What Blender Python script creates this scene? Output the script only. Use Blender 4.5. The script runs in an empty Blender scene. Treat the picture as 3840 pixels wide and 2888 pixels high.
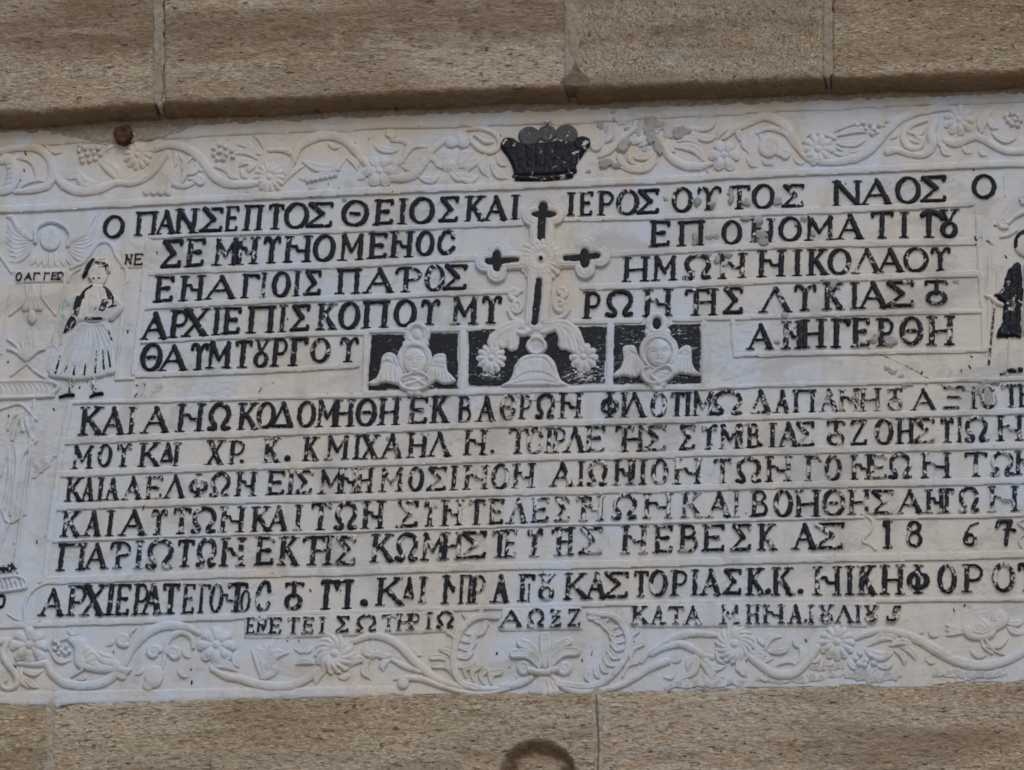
import bpy, math, random
import numpy as np
from mathutils import Matrix, Vector
rnd = random.Random(7)

# ------------------------------------------------------------------ camera, world, sun
scene = bpy.context.scene
col = scene.collection
K = 0.0005                      # metres per unit on the wall ("unit" = half a millimetre)
FOC = 16500.0
CX, CY = 1920.0, 1444.0
def _n(v): v = np.array(v, float); return v/np.linalg.norm(v)
R_ = _n((105000, 3300, 16500)); U_ = _n((1720, 28000, -16500)); U_ = _n(U_ - R_*np.dot(U_, R_))
Y_ = np.cross(U_, R_)
M_ = np.array([R_, Y_, U_])     # camera vector -> world vector (wall in the plane y = 0, z up)
FWD = M_ @ np.array([0, 0, -1.0])
CENTRE = np.array([0.0, 0.0, 5.8])
CAMPOS = CENTRE - FWD*FOC*K
cam = bpy.data.cameras.new('camera'); camo = bpy.data.objects.new('camera', cam); col.objects.link(camo)
cam.sensor_width = 36.0; cam.lens = FOC/3840*36.0; cam.clip_end = 200; cam.clip_start = 0.1
mw = Matrix([[M_[i][0], M_[i][1], M_[i][2], CAMPOS[i]] for i in range(3)] + [[0, 0, 0, 1]])
camo.matrix_world = mw
scene.camera = camo
SUN_EL, SUN_AZ = math.radians(52), math.radians(16)   # azimuth from straight out of the wall, to the right
world = bpy.data.worlds.new('World'); scene.world = world; world.use_nodes = True
wn = world.node_tree
sky = wn.nodes.new('ShaderNodeTexSky'); sky.sky_type = 'NISHITA'; sky.sun_disc = False
sky.sun_elevation = SUN_EL; sky.sun_rotation = math.radians(180) - SUN_AZ
sky.dust_density = 4.0; sky.air_density = 1.0
wn.nodes['Background'].inputs[1].default_value = 0.14
wn.links.new(sky.outputs[0], wn.nodes['Background'].inputs[0])
sl = bpy.data.lights.new('sun', 'SUN'); sl.energy = 0.9; sl.angle = math.radians(40); sl.color = (1.0, 0.95, 0.88)
so = bpy.data.objects.new('sun', sl); col.objects.link(so)
sd = Vector((math.sin(SUN_AZ)*math.cos(SUN_EL), -math.cos(SUN_AZ)*math.cos(SUN_EL), math.sin(SUN_EL)))
so.rotation_euler = sd.to_track_quat('Z', 'Y').to_euler(); so.location = (2, -4, 9)
scene.cycles.pixel_filter_type = 'BLACKMAN_HARRIS'; scene.cycles.filter_width = 1.75
scene.view_settings.view_transform = 'Standard'; scene.view_settings.look = 'None'
scene.view_settings.exposure = -0.34; scene.view_settings.gamma = 1.0

# ------------------------------------------------------------------ plane mapping
def to_world(sx, sy, h, href):
    d = np.stack([sx-CX, -(sy-CY), np.full_like(sx, -FOC)], -1) @ M_.T
    t = (-href*K - CAMPOS[1])/d[..., 1]
    p = CAMPOS + d*t[..., None]
    p[..., 1] = -h*K
    return p - CENTRE

# ------------------------------------------------------------------ numpy noise
def _hash(ix, iy, seed):
    n = (ix*374761393 + iy*668265263 + seed*974634777) & 0xffffffff
    n = ((n ^ (n >> 13))*1274126177) & 0xffffffff
    n = n ^ (n >> 16)
    return (n & 0xffff)/65535.0
def vnoise(x, y, seed=0):
    xi = np.floor(x).astype(np.int64); yi = np.floor(y).astype(np.int64)
    fx = x-xi; fy = y-yi
    fx = fx*fx*(3-2*fx); fy = fy*fy*(3-2*fy)
    a = _hash(xi, yi, seed); b = _hash(xi+1, yi, seed); c = _hash(xi, yi+1, seed); d = _hash(xi+1, yi+1, seed)
    return (a+(b-a)*fx)*(1-fy) + (c+(d-c)*fx)*fy
def fbm(x, y, seed=0, o=3):
    s = 0; a = 1; t = 0
    for i in range(o):
        s = s + a*(vnoise(x, y, seed+i*17)-0.5)*2; t += a; a *= 0.5; x = x*2.03+7.1; y = y*2.03+3.3
    return s/t

# ------------------------------------------------------------------ shapes: each returns (s, h), s > 0 inside
def prof(s, H, bev, base=0.35, kind='b'):
    t = np.clip(s/bev, 0, 1)
    if kind == 'd': f = np.sqrt(np.clip(1-(1-t)**2, 0, 1))
    else: f = t*t*(3-2*t)
    return H*(base+(1-base)*f)
def smooth(pts, n=8, closed=False):
    P = np.array(pts, float)
    if len(P) < 3 and not closed: return P
    if closed: Q = np.vstack([P[-1], P, P[0], P[1]])
    else: Q = np.vstack([2*P[0]-P[1], P, 2*P[-1]-P[-2]])
    out = []
    for i in range(1, len(Q)-2):
        for k in range(n):
            t = k/n
            out.append(0.5*((2*Q[i]) + (-Q[i-1]+Q[i+1])*t + (2*Q[i-1]-5*Q[i]+4*Q[i+1]-Q[i+2])*t*t + (-Q[i-1]+3*Q[i]-3*Q[i+1]+Q[i+2])*t**3))
    if not closed: out.append(Q[-2])
    return np.array(out)
def seg_dist(X, Y, P, r):
    """signed inside distance to a polyline with a radius per vertex"""
    best = np.full(X.shape, -1e9)
    for i in range(len(P)-1):
        ax, ay = P[i][:2]; bx, by = P[i+1][:2]; dx, dy = bx-ax, by-ay; L = dx*dx+dy*dy+1e-9
        t = np.clip(((X-ax)*dx+(Y-ay)*dy)/L, 0, 1)
        best = np.maximum(best, r[i]+(r[i+1]-r[i])*t - np.hypot(X-ax-t*dx, Y-ay-t*dy))
    return best
class Stroke:
    def __init__(s, pts, r, H=10, sm=True, kind='d', bev=None, base=0.3, vein=0):
        r = list(r) if hasattr(r, '__len__') else [r]*len(pts)
        if len(r) != len(pts): r = list(np.interp(np.linspace(0, 1, len(pts)), np.linspace(0, 1, len(r)), r))
        P = np.array([(p[0], p[1], q) for p, q in zip(pts, r)], float)
        if sm and len(P) > 2: P = smooth(P, 5)
        s.P = P; s.H = H; s.kind = kind; s.bev = bev; s.base = base; s.vein = vein
    def box(s):
        m = s.P[:, 2].max(); return s.P[:, 0].min()-m, s.P[:, 1].min()-m, s.P[:, 0].max()+m, s.P[:, 1].max()+m
    def ev(s, X, Y):
        d = seg_dist(X, Y, s.P, s.P[:, 2])
        h = prof(d, s.H, s.bev or s.P[:, 2].max(), s.base, s.kind)
        if getattr(s, 'hollow', 0):
            P = s.P.copy(); P[:, 2] = P[:, 2]*.45; c = seg_dist(X, Y, P, P[:, 2]); h = h - s.hollow*np.clip(c/(.3*s.P[:, 2].max())+.6, 0, 1)
        if s.vein:
            c = seg_dist(X, Y, s.P, np.zeros(len(s.P)))
            h = h - s.vein*np.exp(-(c/(0.22*s.P[:, 2].max()+1.5))**2)
            h = h - np.where(d > 2.5, 1.1*(.5-.5*np.cos(2*math.pi*c/6.2)), 0)
        if getattr(s, 'edge', 0): h = h - s.edge*np.exp(-((d-4.6)/1.7)**2)
        return d, h
class Poly:
    def __init__(s, pts, H=10, bev=6, base=0.35, kind='b', sm=True, n=4):
        s.P = smooth(pts, n, True) if sm else np.array(pts, float); s.H = H; s.bev = bev; s.base = base; s.kind = kind
    def box(s): return s.P[:, 0].min(), s.P[:, 1].min(), s.P[:, 0].max(), s.P[:, 1].max()
    def sd(s, X, Y):
        d2 = np.full(X.shape, 1e18); ins = np.zeros(X.shape, bool); n = len(s.P)
        for i in range(n):
            ax, ay = s.P[i]; bx, by = s.P[(i+1) % n]; dx, dy = bx-ax, by-ay
            t = np.clip(((X-ax)*dx+(Y-ay)*dy)/(dx*dx+dy*dy+1e-12), 0, 1)
            d2 = np.minimum(d2, (X-ax-t*dx)**2+(Y-ay-t*dy)**2)
            if ay != by:
                c = ((ay > Y) != (by > Y)) & (X < (bx-ax)*(Y-ay)/(by-ay)+ax); ins ^= c
        return np.where(ins, 1, -1)*np.sqrt(d2)
    def ev(s, X, Y):
        d = s.sd(X, Y); return d, prof(d, s.H, s.bev, s.base, s.kind)
class Ell:
    def __init__(s, cx, cy, rx, ry=None, H=10, bev=None, base=0.3, kind='d', rot=0):
        s.c = (cx, cy); s.rx = rx; s.ry = ry or rx; s.H = H; s.bev = bev or min(rx, ry or rx); s.base = base; s.kind = kind; s.rot = math.radians(rot)
    def box(s): m = max(s.rx, s.ry); return s.c[0]-m, s.c[1]-m, s.c[0]+m, s.c[1]+m
    def ev(s, X, Y):
        x = X-s.c[0]; y = Y-s.c[1]; c, n = math.cos(s.rot), math.sin(s.rot); x, y = x*c+y*n, -x*n+y*c
        k = np.hypot(x/s.rx, y/s.ry)+1e-6; g = np.hypot(x/s.rx**2, y/s.ry**2)+1e-6
        d = np.where(k > 0.05, k*(1-k)/g, min(s.rx, s.ry))
        return d, prof(d, s.H, s.bev, s.base, s.kind)
class Flower:
    """petals with scalloped rim, grooves between them and a central boss"""
    def __init__(s, cx, cy, R, n=10, H=13, twist=0.0, lobes=0.10, rot=0, boss=0.18, gr=4.0):
        s.c = (cx, cy); s.R = R; s.n = n; s.H = H; s.tw = twist; s.lo = lobes; s.rot = math.radians(rot); s.boss = boss; s.gr = gr
    def box(s): m = s.R*1.15; return s.c[0]-m, s.c[1]-m, s.c[0]+m, s.c[1]+m
    def ev(s, X, Y):
        x = X-s.c[0]; y = Y-s.c[1]; r = np.hypot(x, y); a = np.arctan2(y, x)+s.rot+s.tw*r/s.R
        w = np.abs(np.cos(a*s.n/2)); rim = s.R*(1-s.lo+2*s.lo*(w**0.7)-s.lo*0.6)
        d = (rim-r)*0.92
        h = prof(d, s.H, s.R*0.35, 0.45)
        gd = np.abs(np.sin((a+math.pi/s.n)*s.n/2))*r/(s.n/2)
        h = h - s.gr*np.exp(-(gd/(1.5+0.04*s.R))**2)*np.clip(r/(0.3*s.R), 0, 1)
        h = h - 3.0*np.exp(-((r-0.24*s.R)/(0.09*s.R))**2)
        b = s.boss*s.R
        h = np.where(r < b, s.H*0.82+s.H*0.3*np.sqrt(np.clip(1-(r/b)**2, 0, 1)), h)
        return d, h
def Spiral(cx, cy, R, turns=1.4, a0=90, sgn=1, r=None, H=11):
    n = 16; pts = []; rs = []
    for i in range(n+1):
        t = i/n; a = math.radians(a0)+sgn*turns*2*math.pi*t; q = (R-(r or R*0.31))*(1-0.86*t)
        pts.append((cx+q*math.cos(a), cy+q*math.sin(a))); rs.append((r or R*0.31)*(1-0.3*t))
    return Stroke(pts, rs, H)
def Leaf(x0, y0, x1, y1, w, bend=0.2, H=10, vein=3):
    mx, my = (x0+x1)/2, (y0+y1)/2; dx, dy = x1-x0, y1-y0
    return Stroke([(x0, y0), (mx-dy*bend*0.7-dx*.25, my+dx*bend*0.7-dy*.25), (mx-dy*bend+dx*.12, my+dx*bend+dy*.12), (x1, y1)], [w*.35, w*.85, w, w*.18], H, vein=vein)
def Petal(x0, y0, x1, y1, w, bend=0.2, H=12):
    mx, my = (x0+x1)/2, (y0+y1)/2; dx, dy = x1-x0, y1-y0
    s = Stroke([(x0, y0), (mx-dy*bend*0.7-dx*.2, my+dx*bend*0.7-dy*.2), (mx-dy*bend+dx*.15, my+dx*bend+dy*.15), (x1, y1)], [w*.3, w*.55, w*.85, w*.85], H)
    s.hollow = 5.0; return s
class Groove:
    def __init__(s, pts, w=4, d=4, sm=True):
        s.P = smooth(pts, 5) if sm else np.array(pts, float); s.w = w; s.d = d
    def app(s, X, Y, h):
        c = -seg_dist(X, Y, s.P, np.zeros(len(s.P)))
        return h - s.d*np.exp(-(c/s.w)**2)
class Cut:
    """sinks a shape into what is there, down to height h0"""
    def __init__(s, shape, h0, bev=4): s.sh = shape; s.h0 = h0; s.bev = bev
    def app(s, X, Y, h):
        d, _ = s.sh.ev(X, Y); t = np.clip((d+s.bev)/s.bev, 0, 1)
        return np.where(d > -s.bev, np.minimum(h, h*(1-t)+s.h0*t), h)

# ------------------------------------------------------------------ height relief -> one mesh object
NTRI = [0]
CUR = [None]
def relief(name, parent, shapes, mat, href=None, res=4.0, mods=(), wob=0.9, wobs=22.0, rough=0.0, paint=None, wear=0.3, dirt=None, bottom=-4.0, extra=None, attrs=None):
    bx = np.array([sh.box() for sh in shapes]); x0, y0 = bx[:, 0].min()-2*res, bx[:, 1].min()-2*res; x1, y1 = bx[:, 2].max()+2*res, bx[:, 3].max()+2*res
    nx, ny = int((x1-x0)/res)+2, int((y1-y0)/res)+2
    X, Y = np.meshgrid(x0+np.arange(nx)*res, y0+np.arange(ny)*res)
    S = np.full(X.shape, -1e9); Hh = np.full(X.shape, -1e9); H0 = None
    for sh in shapes:
        s, h = sh.ev(X, Y); S = np.maximum(S, s); Hh = np.maximum(Hh, np.where(s > -1.6*res, h, -1e9)); H0 = h
    if wob: S = S + wob*fbm(X/wobs, Y/wobs, 3, 2)
    for m in mods: Hh = m.app(X, Y, Hh)
    if rough: Hh = Hh + rough*fbm(X/14.0, Y/14.0, 11, 3)
    if extra is not None: Hh = extra(X, Y, S, Hh)
    ins = S > 0
    keep = ins[:-1, :-1] | ins[1:, :-1] | ins[:-1, 1:] | ins[1:, 1:]
    if not keep.any(): return None
    gy, gx = np.gradient(S, res); g = np.hypot(gx, gy)+1e-6
    out = ~ins; mv = np.where(out, np.clip(-S, 0, res*1.1), 0)
    Xs = X + mv*gx/g; Ys = Y + mv*gy/g
    idx = np.arange(nx*ny).reshape(ny, nx)
    a = idx[:-1, :-1][keep]; b = idx[1:, :-1][keep]; c = idx[1:, 1:][keep]; d = idx[:-1, 1:][keep]
    F = np.stack([a, b, c, d], 1)
    Hh = np.where(Hh < -1e6, 0, Hh)
    N = nx*ny
    E = np.concatenate([F[:, [0, 1]], F[:, [1, 2]], F[:, [2, 3]], F[:, [3, 0]]])
    key = E[:, 0]*N+E[:, 1]; rev = E[:, 1]*N+E[:, 0]
    B = E[~np.isin(key, rev)]
    used = np.unique(F); remap = np.full(N, -1); remap[used] = np.arange(len(used))
    bu = np.unique(B); rb = np.full(N, -1); rb[bu] = len(used)+np.arange(len(bu))
    faces = np.concatenate([remap[F], np.stack([remap[B[:, 1]], remap[B[:, 0]], rb[B[:, 0]], rb[B[:, 1]]], 1)])
    fx, fy, fh = Xs.ravel(), Ys.ravel(), Hh.ravel()
    vx = np.concatenate([fx[used], fx[bu]]); vy = np.concatenate([fy[used], fy[bu]]); vh = np.concatenate([fh[used], np.full(len(bu), bottom)])
    hr = href if href is not None else max(sh.H for sh in shapes)
    V = to_world(vx, vy, vh, hr)
    me = bpy.data.meshes.new(name)
    me.vertices.add(len(V)); me.vertices.foreach_set('co', V.ravel().astype(np.float32))
    me.loops.add(faces.size); me.loops.foreach_set('vertex_index', faces.ravel().astype(np.int32))
    me.polygons.add(len(faces)); me.polygons.foreach_set('loop_start', np.arange(0, faces.size, 4, dtype=np.int32))
    me.update(calc_edges=True)
    me.polygons.foreach_set('use_smooth', np.ones(len(faces), bool))
    NTRI[0] += 2*len(faces)
    def attr(nm, top, bot):
        at = me.attributes.new(nm, 'FLOAT', 'POINT')
        at.data.foreach_set('value', np.concatenate([top.ravel()[used], bot.ravel()[bu]]).astype(np.float32))
    if paint is not None:
        p = paint(X, Y, S) if callable(paint) else np.full(X.shape, float(paint))
        attr('paint', p, p*0.0)
        w = wear(X, Y) if callable(wear) else np.full(X.shape, float(wear)); attr('wear', w, w)
    if dirt is not None:
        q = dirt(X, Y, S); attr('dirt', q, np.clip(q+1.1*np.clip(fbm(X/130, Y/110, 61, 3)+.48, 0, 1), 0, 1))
    me.materials.append(mat)
    o = bpy.data.objects.new(name, me); col.objects.link(o); o.parent = CUR[0] if (CUR[0] is not None and parent is plaque) else parent
    return o
def part_group(name, label=None):
    o = bpy.data.objects.new(name, None); col.objects.link(o); o.parent = plaque; CUR[0] = o
    if label: o['label'] = label
def thing(name, label, cat, group=None):
    o = bpy.data.objects.new(name, None); col.objects.link(o); o.location = CENTRE
    o['label'] = label; o['category'] = cat
    if group: o['group'] = group
    return o

# ------------------------------------------------------------------ materials
class NT:
    def __init__(s, name):
        s.m = bpy.data.materials.new(name); s.m.use_nodes = True; s.t = s.m.node_tree; s.b = s.t.nodes['Principled BSDF']
    def n(s, typ, **kw):
        o = s.t.nodes.new(typ)
        for k, v in kw.items():
            if k.startswith('i_'):
                key = k[2:]; key = int(key) if key.isdigit() else key
                o.inputs[key].default_value = v
            else: setattr(o, k, v)
        return o
    def l(s, a, b): s.t.links.new(a, b)
    def coord(s, scale=(1, 1, 1)):
        c = s.n('ShaderNodeTexCoord'); m = s.n('ShaderNodeMapping'); m.inputs['Scale'].default_value = scale
        s.l(c.outputs['Object'], m.inputs[0]); return m.outputs[0]
    def noise(s, vec, scale, detail=3, rough=0.55, dist=0):
        o = s.n('ShaderNodeTexNoise'); o.inputs['Scale'].default_value = scale; o.inputs['Detail'].default_value = detail
        o.inputs['Roughness'].default_value = rough; o.inputs['Distortion'].default_value = dist; s.l(vec, o.inputs['Vector']); return o.outputs['Fac']
    def ramp(s, fac, lo, hi):
        o = s.n('ShaderNodeMapRange'); o.interpolation_type = 'SMOOTHSTEP'; o.inputs[1].default_value = lo; o.inputs[2].default_value = hi; s.l(fac, o.inputs[0]); return o.outputs[0]
    def math(s, op, a, b=None, clamp=False):
        o = s.n('ShaderNodeMath'); o.operation = op; o.use_clamp = clamp
        for i, v in enumerate((a, b)):
            if v is None: continue
            if isinstance(v, (int, float)): o.inputs[i].default_value = v
            else: s.l(v, o.inputs[i])
        return o.outputs[0]
    def mix(s, fac, a, b):
        o = s.n('ShaderNodeMix'); o.data_type = 'RGBA'
        if isinstance(fac, (int, float)): o.inputs[0].default_value = fac
        else: s.l(fac, o.inputs[0])
        for i, v in ((6, a), (7, b)):
            if isinstance(v, tuple): o.inputs[i].default_value = v+(1,)
            else: s.l(v, o.inputs[i])
        return o.outputs[2]
    def attr(s, name):
        o = s.n('ShaderNodeAttribute'); o.attribute_name = name; return o.outputs['Fac']
    def bump(s, h, strength, dist):
        o = s.n('ShaderNodeBump'); o.inputs['Strength'].default_value = strength; o.inputs['Distance'].default_value = dist; s.l(h, o.inputs['Height'])
        s.l(o.outputs[0], s.b.inputs['Normal'])

def marble_material(name, base=(0.455, 0.548, 0.675), warm=(0.555, 0.515, 0.43), paint=((0.005, 0.008, 0.013), (0.014, 0.019, 0.028)), pscale=(1.0, 1.0, 0.8), psize=62):
    t = NT(name); v = t.coord()
    cloud = t.noise(v, 2.1, 4, 0.6, 0.6)
    c = t.mix(t.math('MULTIPLY', t.ramp(cloud, 0.40, 0.64), 0.7), base, warm)
    mid = t.noise(v, 14, 4, 0.6, 0.4)
    c = t.mix(t.math('MULTIPLY', t.ramp(mid, 0.46, 0.70), 0.5), c, (0.53, 0.535, 0.50))
    vv = t.coord((1, 1, 2.2))
    vein = t.noise(vv, 30, 5, 0.7, 1.2)
    area = t.ramp(t.noise(v, 4.2, 2, 0.5, 0.2), 0.47, 0.62)
    c = t.mix(t.math('MULTIPLY', t.math('MULTIPLY', t.ramp(vein, 0.50, 0.66), area), 0.55), c, (0.27, 0.29, 0.32))
    # thin dark vein lines
    wv = t.noise(t.coord((1, 1, 1.6)), 5.5, 3, 0.5, 1.5)
    line = t.math('SUBTRACT', 1.0, t.ramp(t.math('ABSOLUTE', t.math('SUBTRACT', wv, 0.5)), 0.0, 0.008))
    c = t.mix(t.math('MULTIPLY', line, 0.22), c, (0.3, 0.31, 0.34))
    st_ = t.noise(t.coord((2.6, 1, 0.35)), 9, 3, 0.6, 0.3)
    c = t.mix(t.math('MULTIPLY', t.ramp(st_, 0.46, 0.66), 0.38), c, (0.385, 0.39, 0.375))
    sm_ = t.noise(t.coord((0.8, 1, 1.2)), 7.5, 5, 0.68, 0.9)
    c = t.mix(t.math('MULTIPLY', t.ramp(sm_, 0.52, 0.64), 0.55), c, (0.33, 0.345, 0.35))
    fine = t.noise(v, 260, 3, 0.7)
    c = t.mix(t.math('MULTIPLY', t.ramp(fine, 0.4, 0.75), 0.16), c, (0.36, 0.36, 0.38))
    d = t.attr('dirt')
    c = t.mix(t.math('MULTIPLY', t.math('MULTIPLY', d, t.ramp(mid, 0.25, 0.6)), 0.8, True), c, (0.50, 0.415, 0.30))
    sp = t.noise(t.coord((1, 1, 1.5)), 95, 2, 0.5)
    c = t.mix(t.math('MULTIPLY', t.ramp(sp, 0.735, 0.78), 0.75), c, (0.12, 0.115, 0.11))
    # black paint, flaked off where the noise falls under the wear value
    pv = t.coord(pscale)
    n1 = t.noise(pv, psize, 3, 0.58, 1.2); n2 = t.noise(pv, 240, 2, 0.6)
    nn = t.math('ADD', t.math('MULTIPLY', n1, 0.84), t.math('MULTIPLY', n2, 0.16))
    df = t.math('SUBTRACT', nn, t.attr('wear'))
    m = t.math('MULTIPLY', t.ramp(df, -0.022, 0.034), t.ramp(t.math('ADD', t.attr('paint'), t.math('MULTIPLY', t.math('SUBTRACT', n2, 0.5), 0.9)), 0.42, 0.58))
    black = t.mix(t.ramp(n2, 0.35, 0.7), *paint)
    c = t.mix(m, c, black)
    t.l(c, t.b.inputs['Base Color'])
    r = t.n('ShaderNodeMapRange'); t.l(m, r.inputs[0]); r.inputs[3].default_value = 0.75; r.inputs[4].default_value = 0.5; t.l(r.outputs[0], t.b.inputs['Roughness'])
    r2 = t.n('ShaderNodeMapRange'); t.l(m, r2.inputs[0]); r2.inputs[3].default_value = 0.3; r2.inputs[4].default_value = 0.12; t.l(r2.outputs[0], t.b.inputs['Specular IOR Level'])
    bh = t.math('ADD', t.math('MULTIPLY', t.noise(v, 120, 4, 0.65), 0.8), t.math('MULTIPLY', t.noise(v, 28, 3, 0.6), 1.2))
    bh = t.math('SUBTRACT', bh, t.math('MULTIPLY', t.ramp(sp, 0.72, 0.78), 0.7))
    t.bump(bh, 0.5, 0.0022)
    return t.m

def stone_material(name, sc=(0.36, 1, 1.0), tint=(0.41, 0.382, 0.315), tan=(0.43, 0.285, 0.15), seed=0.0):
    t = NT(name)
    tc = t.n('ShaderNodeTexCoord'); mp = t.n('ShaderNodeMapping'); mp.inputs['Scale'].default_value = sc; mp.inputs['Location'].default_value = (seed, seed*.7, seed*1.3)
    mp.inputs['Rotation'].default_value = (0, math.radians(-2.5), 0)
    t.l(tc.outputs['Object'], mp.inputs[0]); v = mp.outputs[0]
    big = t.noise(v, 5.0, 4, 0.6, 0.5); mid = t.noise(v, 75, 4, 0.66, 0.5); fine = t.noise(v, 300, 3, 0.65, 0.3); m3 = t.noise(v, 34, 4, 0.62, 0.6)
    c = t.mix(t.ramp(big, 0.38, 0.64), tint, tuple(x*f for x, f in zip(tint, (0.86, 0.78, 0.68))))
    c = t.mix(t.math('MULTIPLY', t.ramp(m3, 0.50, 0.66), 0.5), c, tan)
    c = t.mix(t.math('MULTIPLY', t.ramp(mid, 0.56, 0.68), 0.55), c, tuple(x*.8 for x in tan))
    c = t.mix(t.math('MULTIPLY', t.ramp(fine, 0.50, 0.62), 0.75), c, (0.56, 0.56, 0.50))
    tcs = t.n('ShaderNodeTexCoord'); mps = t.n('ShaderNodeMapping'); mps.inputs['Scale'].default_value = (0.22, 1, 1.3); mps.inputs['Location'].default_value = (seed*2, 0, seed)
    t.l(tcs.outputs['Object'], mps.inputs[0]); stn = t.noise(mps.outputs[0], 9, 4, 0.65, 0.4)
    c = t.mix(t.math('MULTIPLY', t.ramp(stn, 0.46, 0.64), 0.6), c, (0.25, 0.20, 0.14))
    m2 = t.noise(v, 190, 3, 0.6, 0.6)
    c = t.mix(t.math('MULTIPLY', t.ramp(m2, 0.52, 0.63), 0.68), c, (0.15, 0.12, 0.088))
    og = t.noise(v, 105, 3, 0.6, 0.5)
    c = t.mix(t.math('MULTIPLY', t.ramp(og, 0.59, 0.67), 0.42), c, (0.36, 0.22, 0.11))
    dk = t.noise(v, 170, 2, 0.5, 0.4)
    flk = t.ramp(dk, 0.65, 0.70)
    c = t.mix(t.math('MULTIPLY', flk, 0.8), c, (0.045, 0.04, 0.035))
    d = t.attr('dirt')
    c = t.mix(t.math('MULTIPLY', t.math('MULTIPLY', d, t.math('ADD', 0.5, t.math('MULTIPLY', mid, 0.8))), 0.9, True), c, (0.15, 0.10, 0.06))
    t.l(c, t.b.inputs['Base Color']); t.b.inputs['Roughness'].default_value = 0.88; t.b.inputs['Specular IOR Level'].default_value = 0.25
    bh = t.math('SUBTRACT', t.math('ADD', t.math('MULTIPLY', mid, 1.4), fine), t.math('MULTIPLY', flk, 1.6))
    t.bump(bh, 0.85, 0.006)
    return t.m
def plain_material(name, a, b, scale=80, rough=0.9, bump=0.003):
    t = NT(name); v = t.coord(); n = t.noise(v, scale, 4, 0.65, 0.3); n2 = t.noise(v, scale*.2, 3)
    c = t.mix(t.ramp(n, 0.35, 0.65), a, b); c = t.mix(t.math('MULTIPLY', t.ramp(n2, .4, .7), .3), c, tuple(x*0.6 for x in a))
    t.l(c, t.b.inputs['Base Color']); t.b.inputs['Roughness'].default_value = rough; t.bump(n, 0.8, bump)
    return t.m
MARBLE = marble_material('carved_marble')
PANELM = marble_material('brushed_black_marble', pscale=(0.75, 1.0, 2.0), psize=135)
GREEN = marble_material('green_stained_marble', paint=((0.16, 0.33, 0.30), (0.26, 0.42, 0.38)))
GREY = marble_material('grey_stained_marble', paint=((0.32, 0.345, 0.37), (0.40, 0.42, 0.44)))
FADED = marble_material('faded_black_marble', paint=((0.045, 0.05, 0.06), (0.09, 0.095, 0.11)))
MORTAR = plain_material('grey_mortar', (0.26, 0.275, 0.28), (0.32, 0.335, 0.34), 90, 0.9, 0.0008)
JOINT = plain_material('joint_mortar', (0.21, 0.185, 0.15), (0.31, 0.28, 0.235), 110)
RUST = plain_material('rusty_iron', (0.10, 0.035, 0.013), (0.022, 0.011, 0.008), 110, 0.8, 0.006)
DARKM = plain_material('dark_brown_mortar', (0.12, 0.088, 0.064), (0.17, 0.13, 0.10), 70, 0.9, 0.006)
CEMENT = plain_material('beige_mortar', (0.28, 0.26, 0.22), (0.38, 0.36, 0.31), 110, 0.9, 0.006)

gm = bpy.data.meshes.new('ground'); gm.from_pydata([(-40, -40, 0), (40, -40, 0), (40, 0.5, 0), (-40, 0.5, 0)], [], [(0, 1, 2, 3)])  # unseen plane, added to bounce warm light up under the ledges
gm.materials.append(plain_material('paving', (0.42, 0.33, 0.23), (0.50, 0.40, 0.29), 6)); go = bpy.data.objects.new('ground', gm); col.objects.link(go); go['kind'] = 'structure'
plaque = thing('marble_plaque', 'long white carved marble plaque with black painted Greek inscription set in the stone wall', 'plaque')
wall = thing('stone_wall', 'rough brown and grey ashlar masonry courses above and below the marble plaque', 'wall')

# ------------------------------------------------------------------ slab
def pl(pts):
    a = np.array(pts, float); return lambda x: np.interp(x, a[:, 0], a[:, 1])
bot = [(-700, 2655), (0, 2642), (180, 2650), (205, 2664), (228, 2641), (450, 2638), (700, 2628), (950, 2620), (1200, 2623), (1400, 2612), (1700, 2604), (1900, 2602), (2060, 2606), (2210, 2597), (2350, 2596), (2600, 2590), (2840, 2580), (3000, 2577), (3230, 2568), (3310, 2577), (3440, 2579), (3540, 2565), (3840, 2555), (4600, 2535)]
slab_pts = [(-700, 430), (4600, 250)] + bot[::-1]
def slab_dirt(X, Y, S):
    n = fbm(X/260, Y/200, 5, 3)
    top = np.clip(1-(Y-(500-0.04*X))/330, 0, 1)*0.8
    mid = 0.5*np.exp(-(((X-2130)/330)**2+((Y-1010)/190)**2)) + 0.35*np.exp(-(((X-2600)/500)**2+((Y-620)/90)**2))
    foot = 0.35*np.exp(-((Y-(2560-0.02*X))/60)**2)
    return np.clip((top+mid+foot)*(0.75+0.9*n), 0, 1)
def slab_h(X, Y, S, H):
    return H + 1.2*fbm(X/120, Y/90, 21, 3)+0.8*fbm(X/30, Y/26, 8, 2)
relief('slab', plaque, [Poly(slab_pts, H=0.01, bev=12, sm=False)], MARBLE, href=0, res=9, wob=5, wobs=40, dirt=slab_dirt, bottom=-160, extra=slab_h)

FRIEZE = {'vine_stem', 'leaf', 'leaflet', 'flower', 'grape_cluster', 'scroll', 'bud', 'bird', 'acanthus_scroll', 'palmette_leaf', 'palmette_foot', 'feather', 'carved_drapery', 'niche_moulding'}
def R(name, shapes, H=None, **kw):
    kw.setdefault('rough', .9); kw.setdefault('wob', 1.4)
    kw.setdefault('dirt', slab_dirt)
    if name in FRIEZE:
        y = np.mean([e.box()[1] for e in shapes]); f = .8 if y < 800 else .84 if y > 2250 else .75
        if name == 'feather': f = .55
        for e in shapes:
            e.H *= f
            if hasattr(e, 'gr'): e.gr *= f
            if getattr(e, 'hollow', 0): e.hollow *= f
        if H: H *= f
    return relief(name, plaque, shapes, MARBLE, href=H, **kw)

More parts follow.
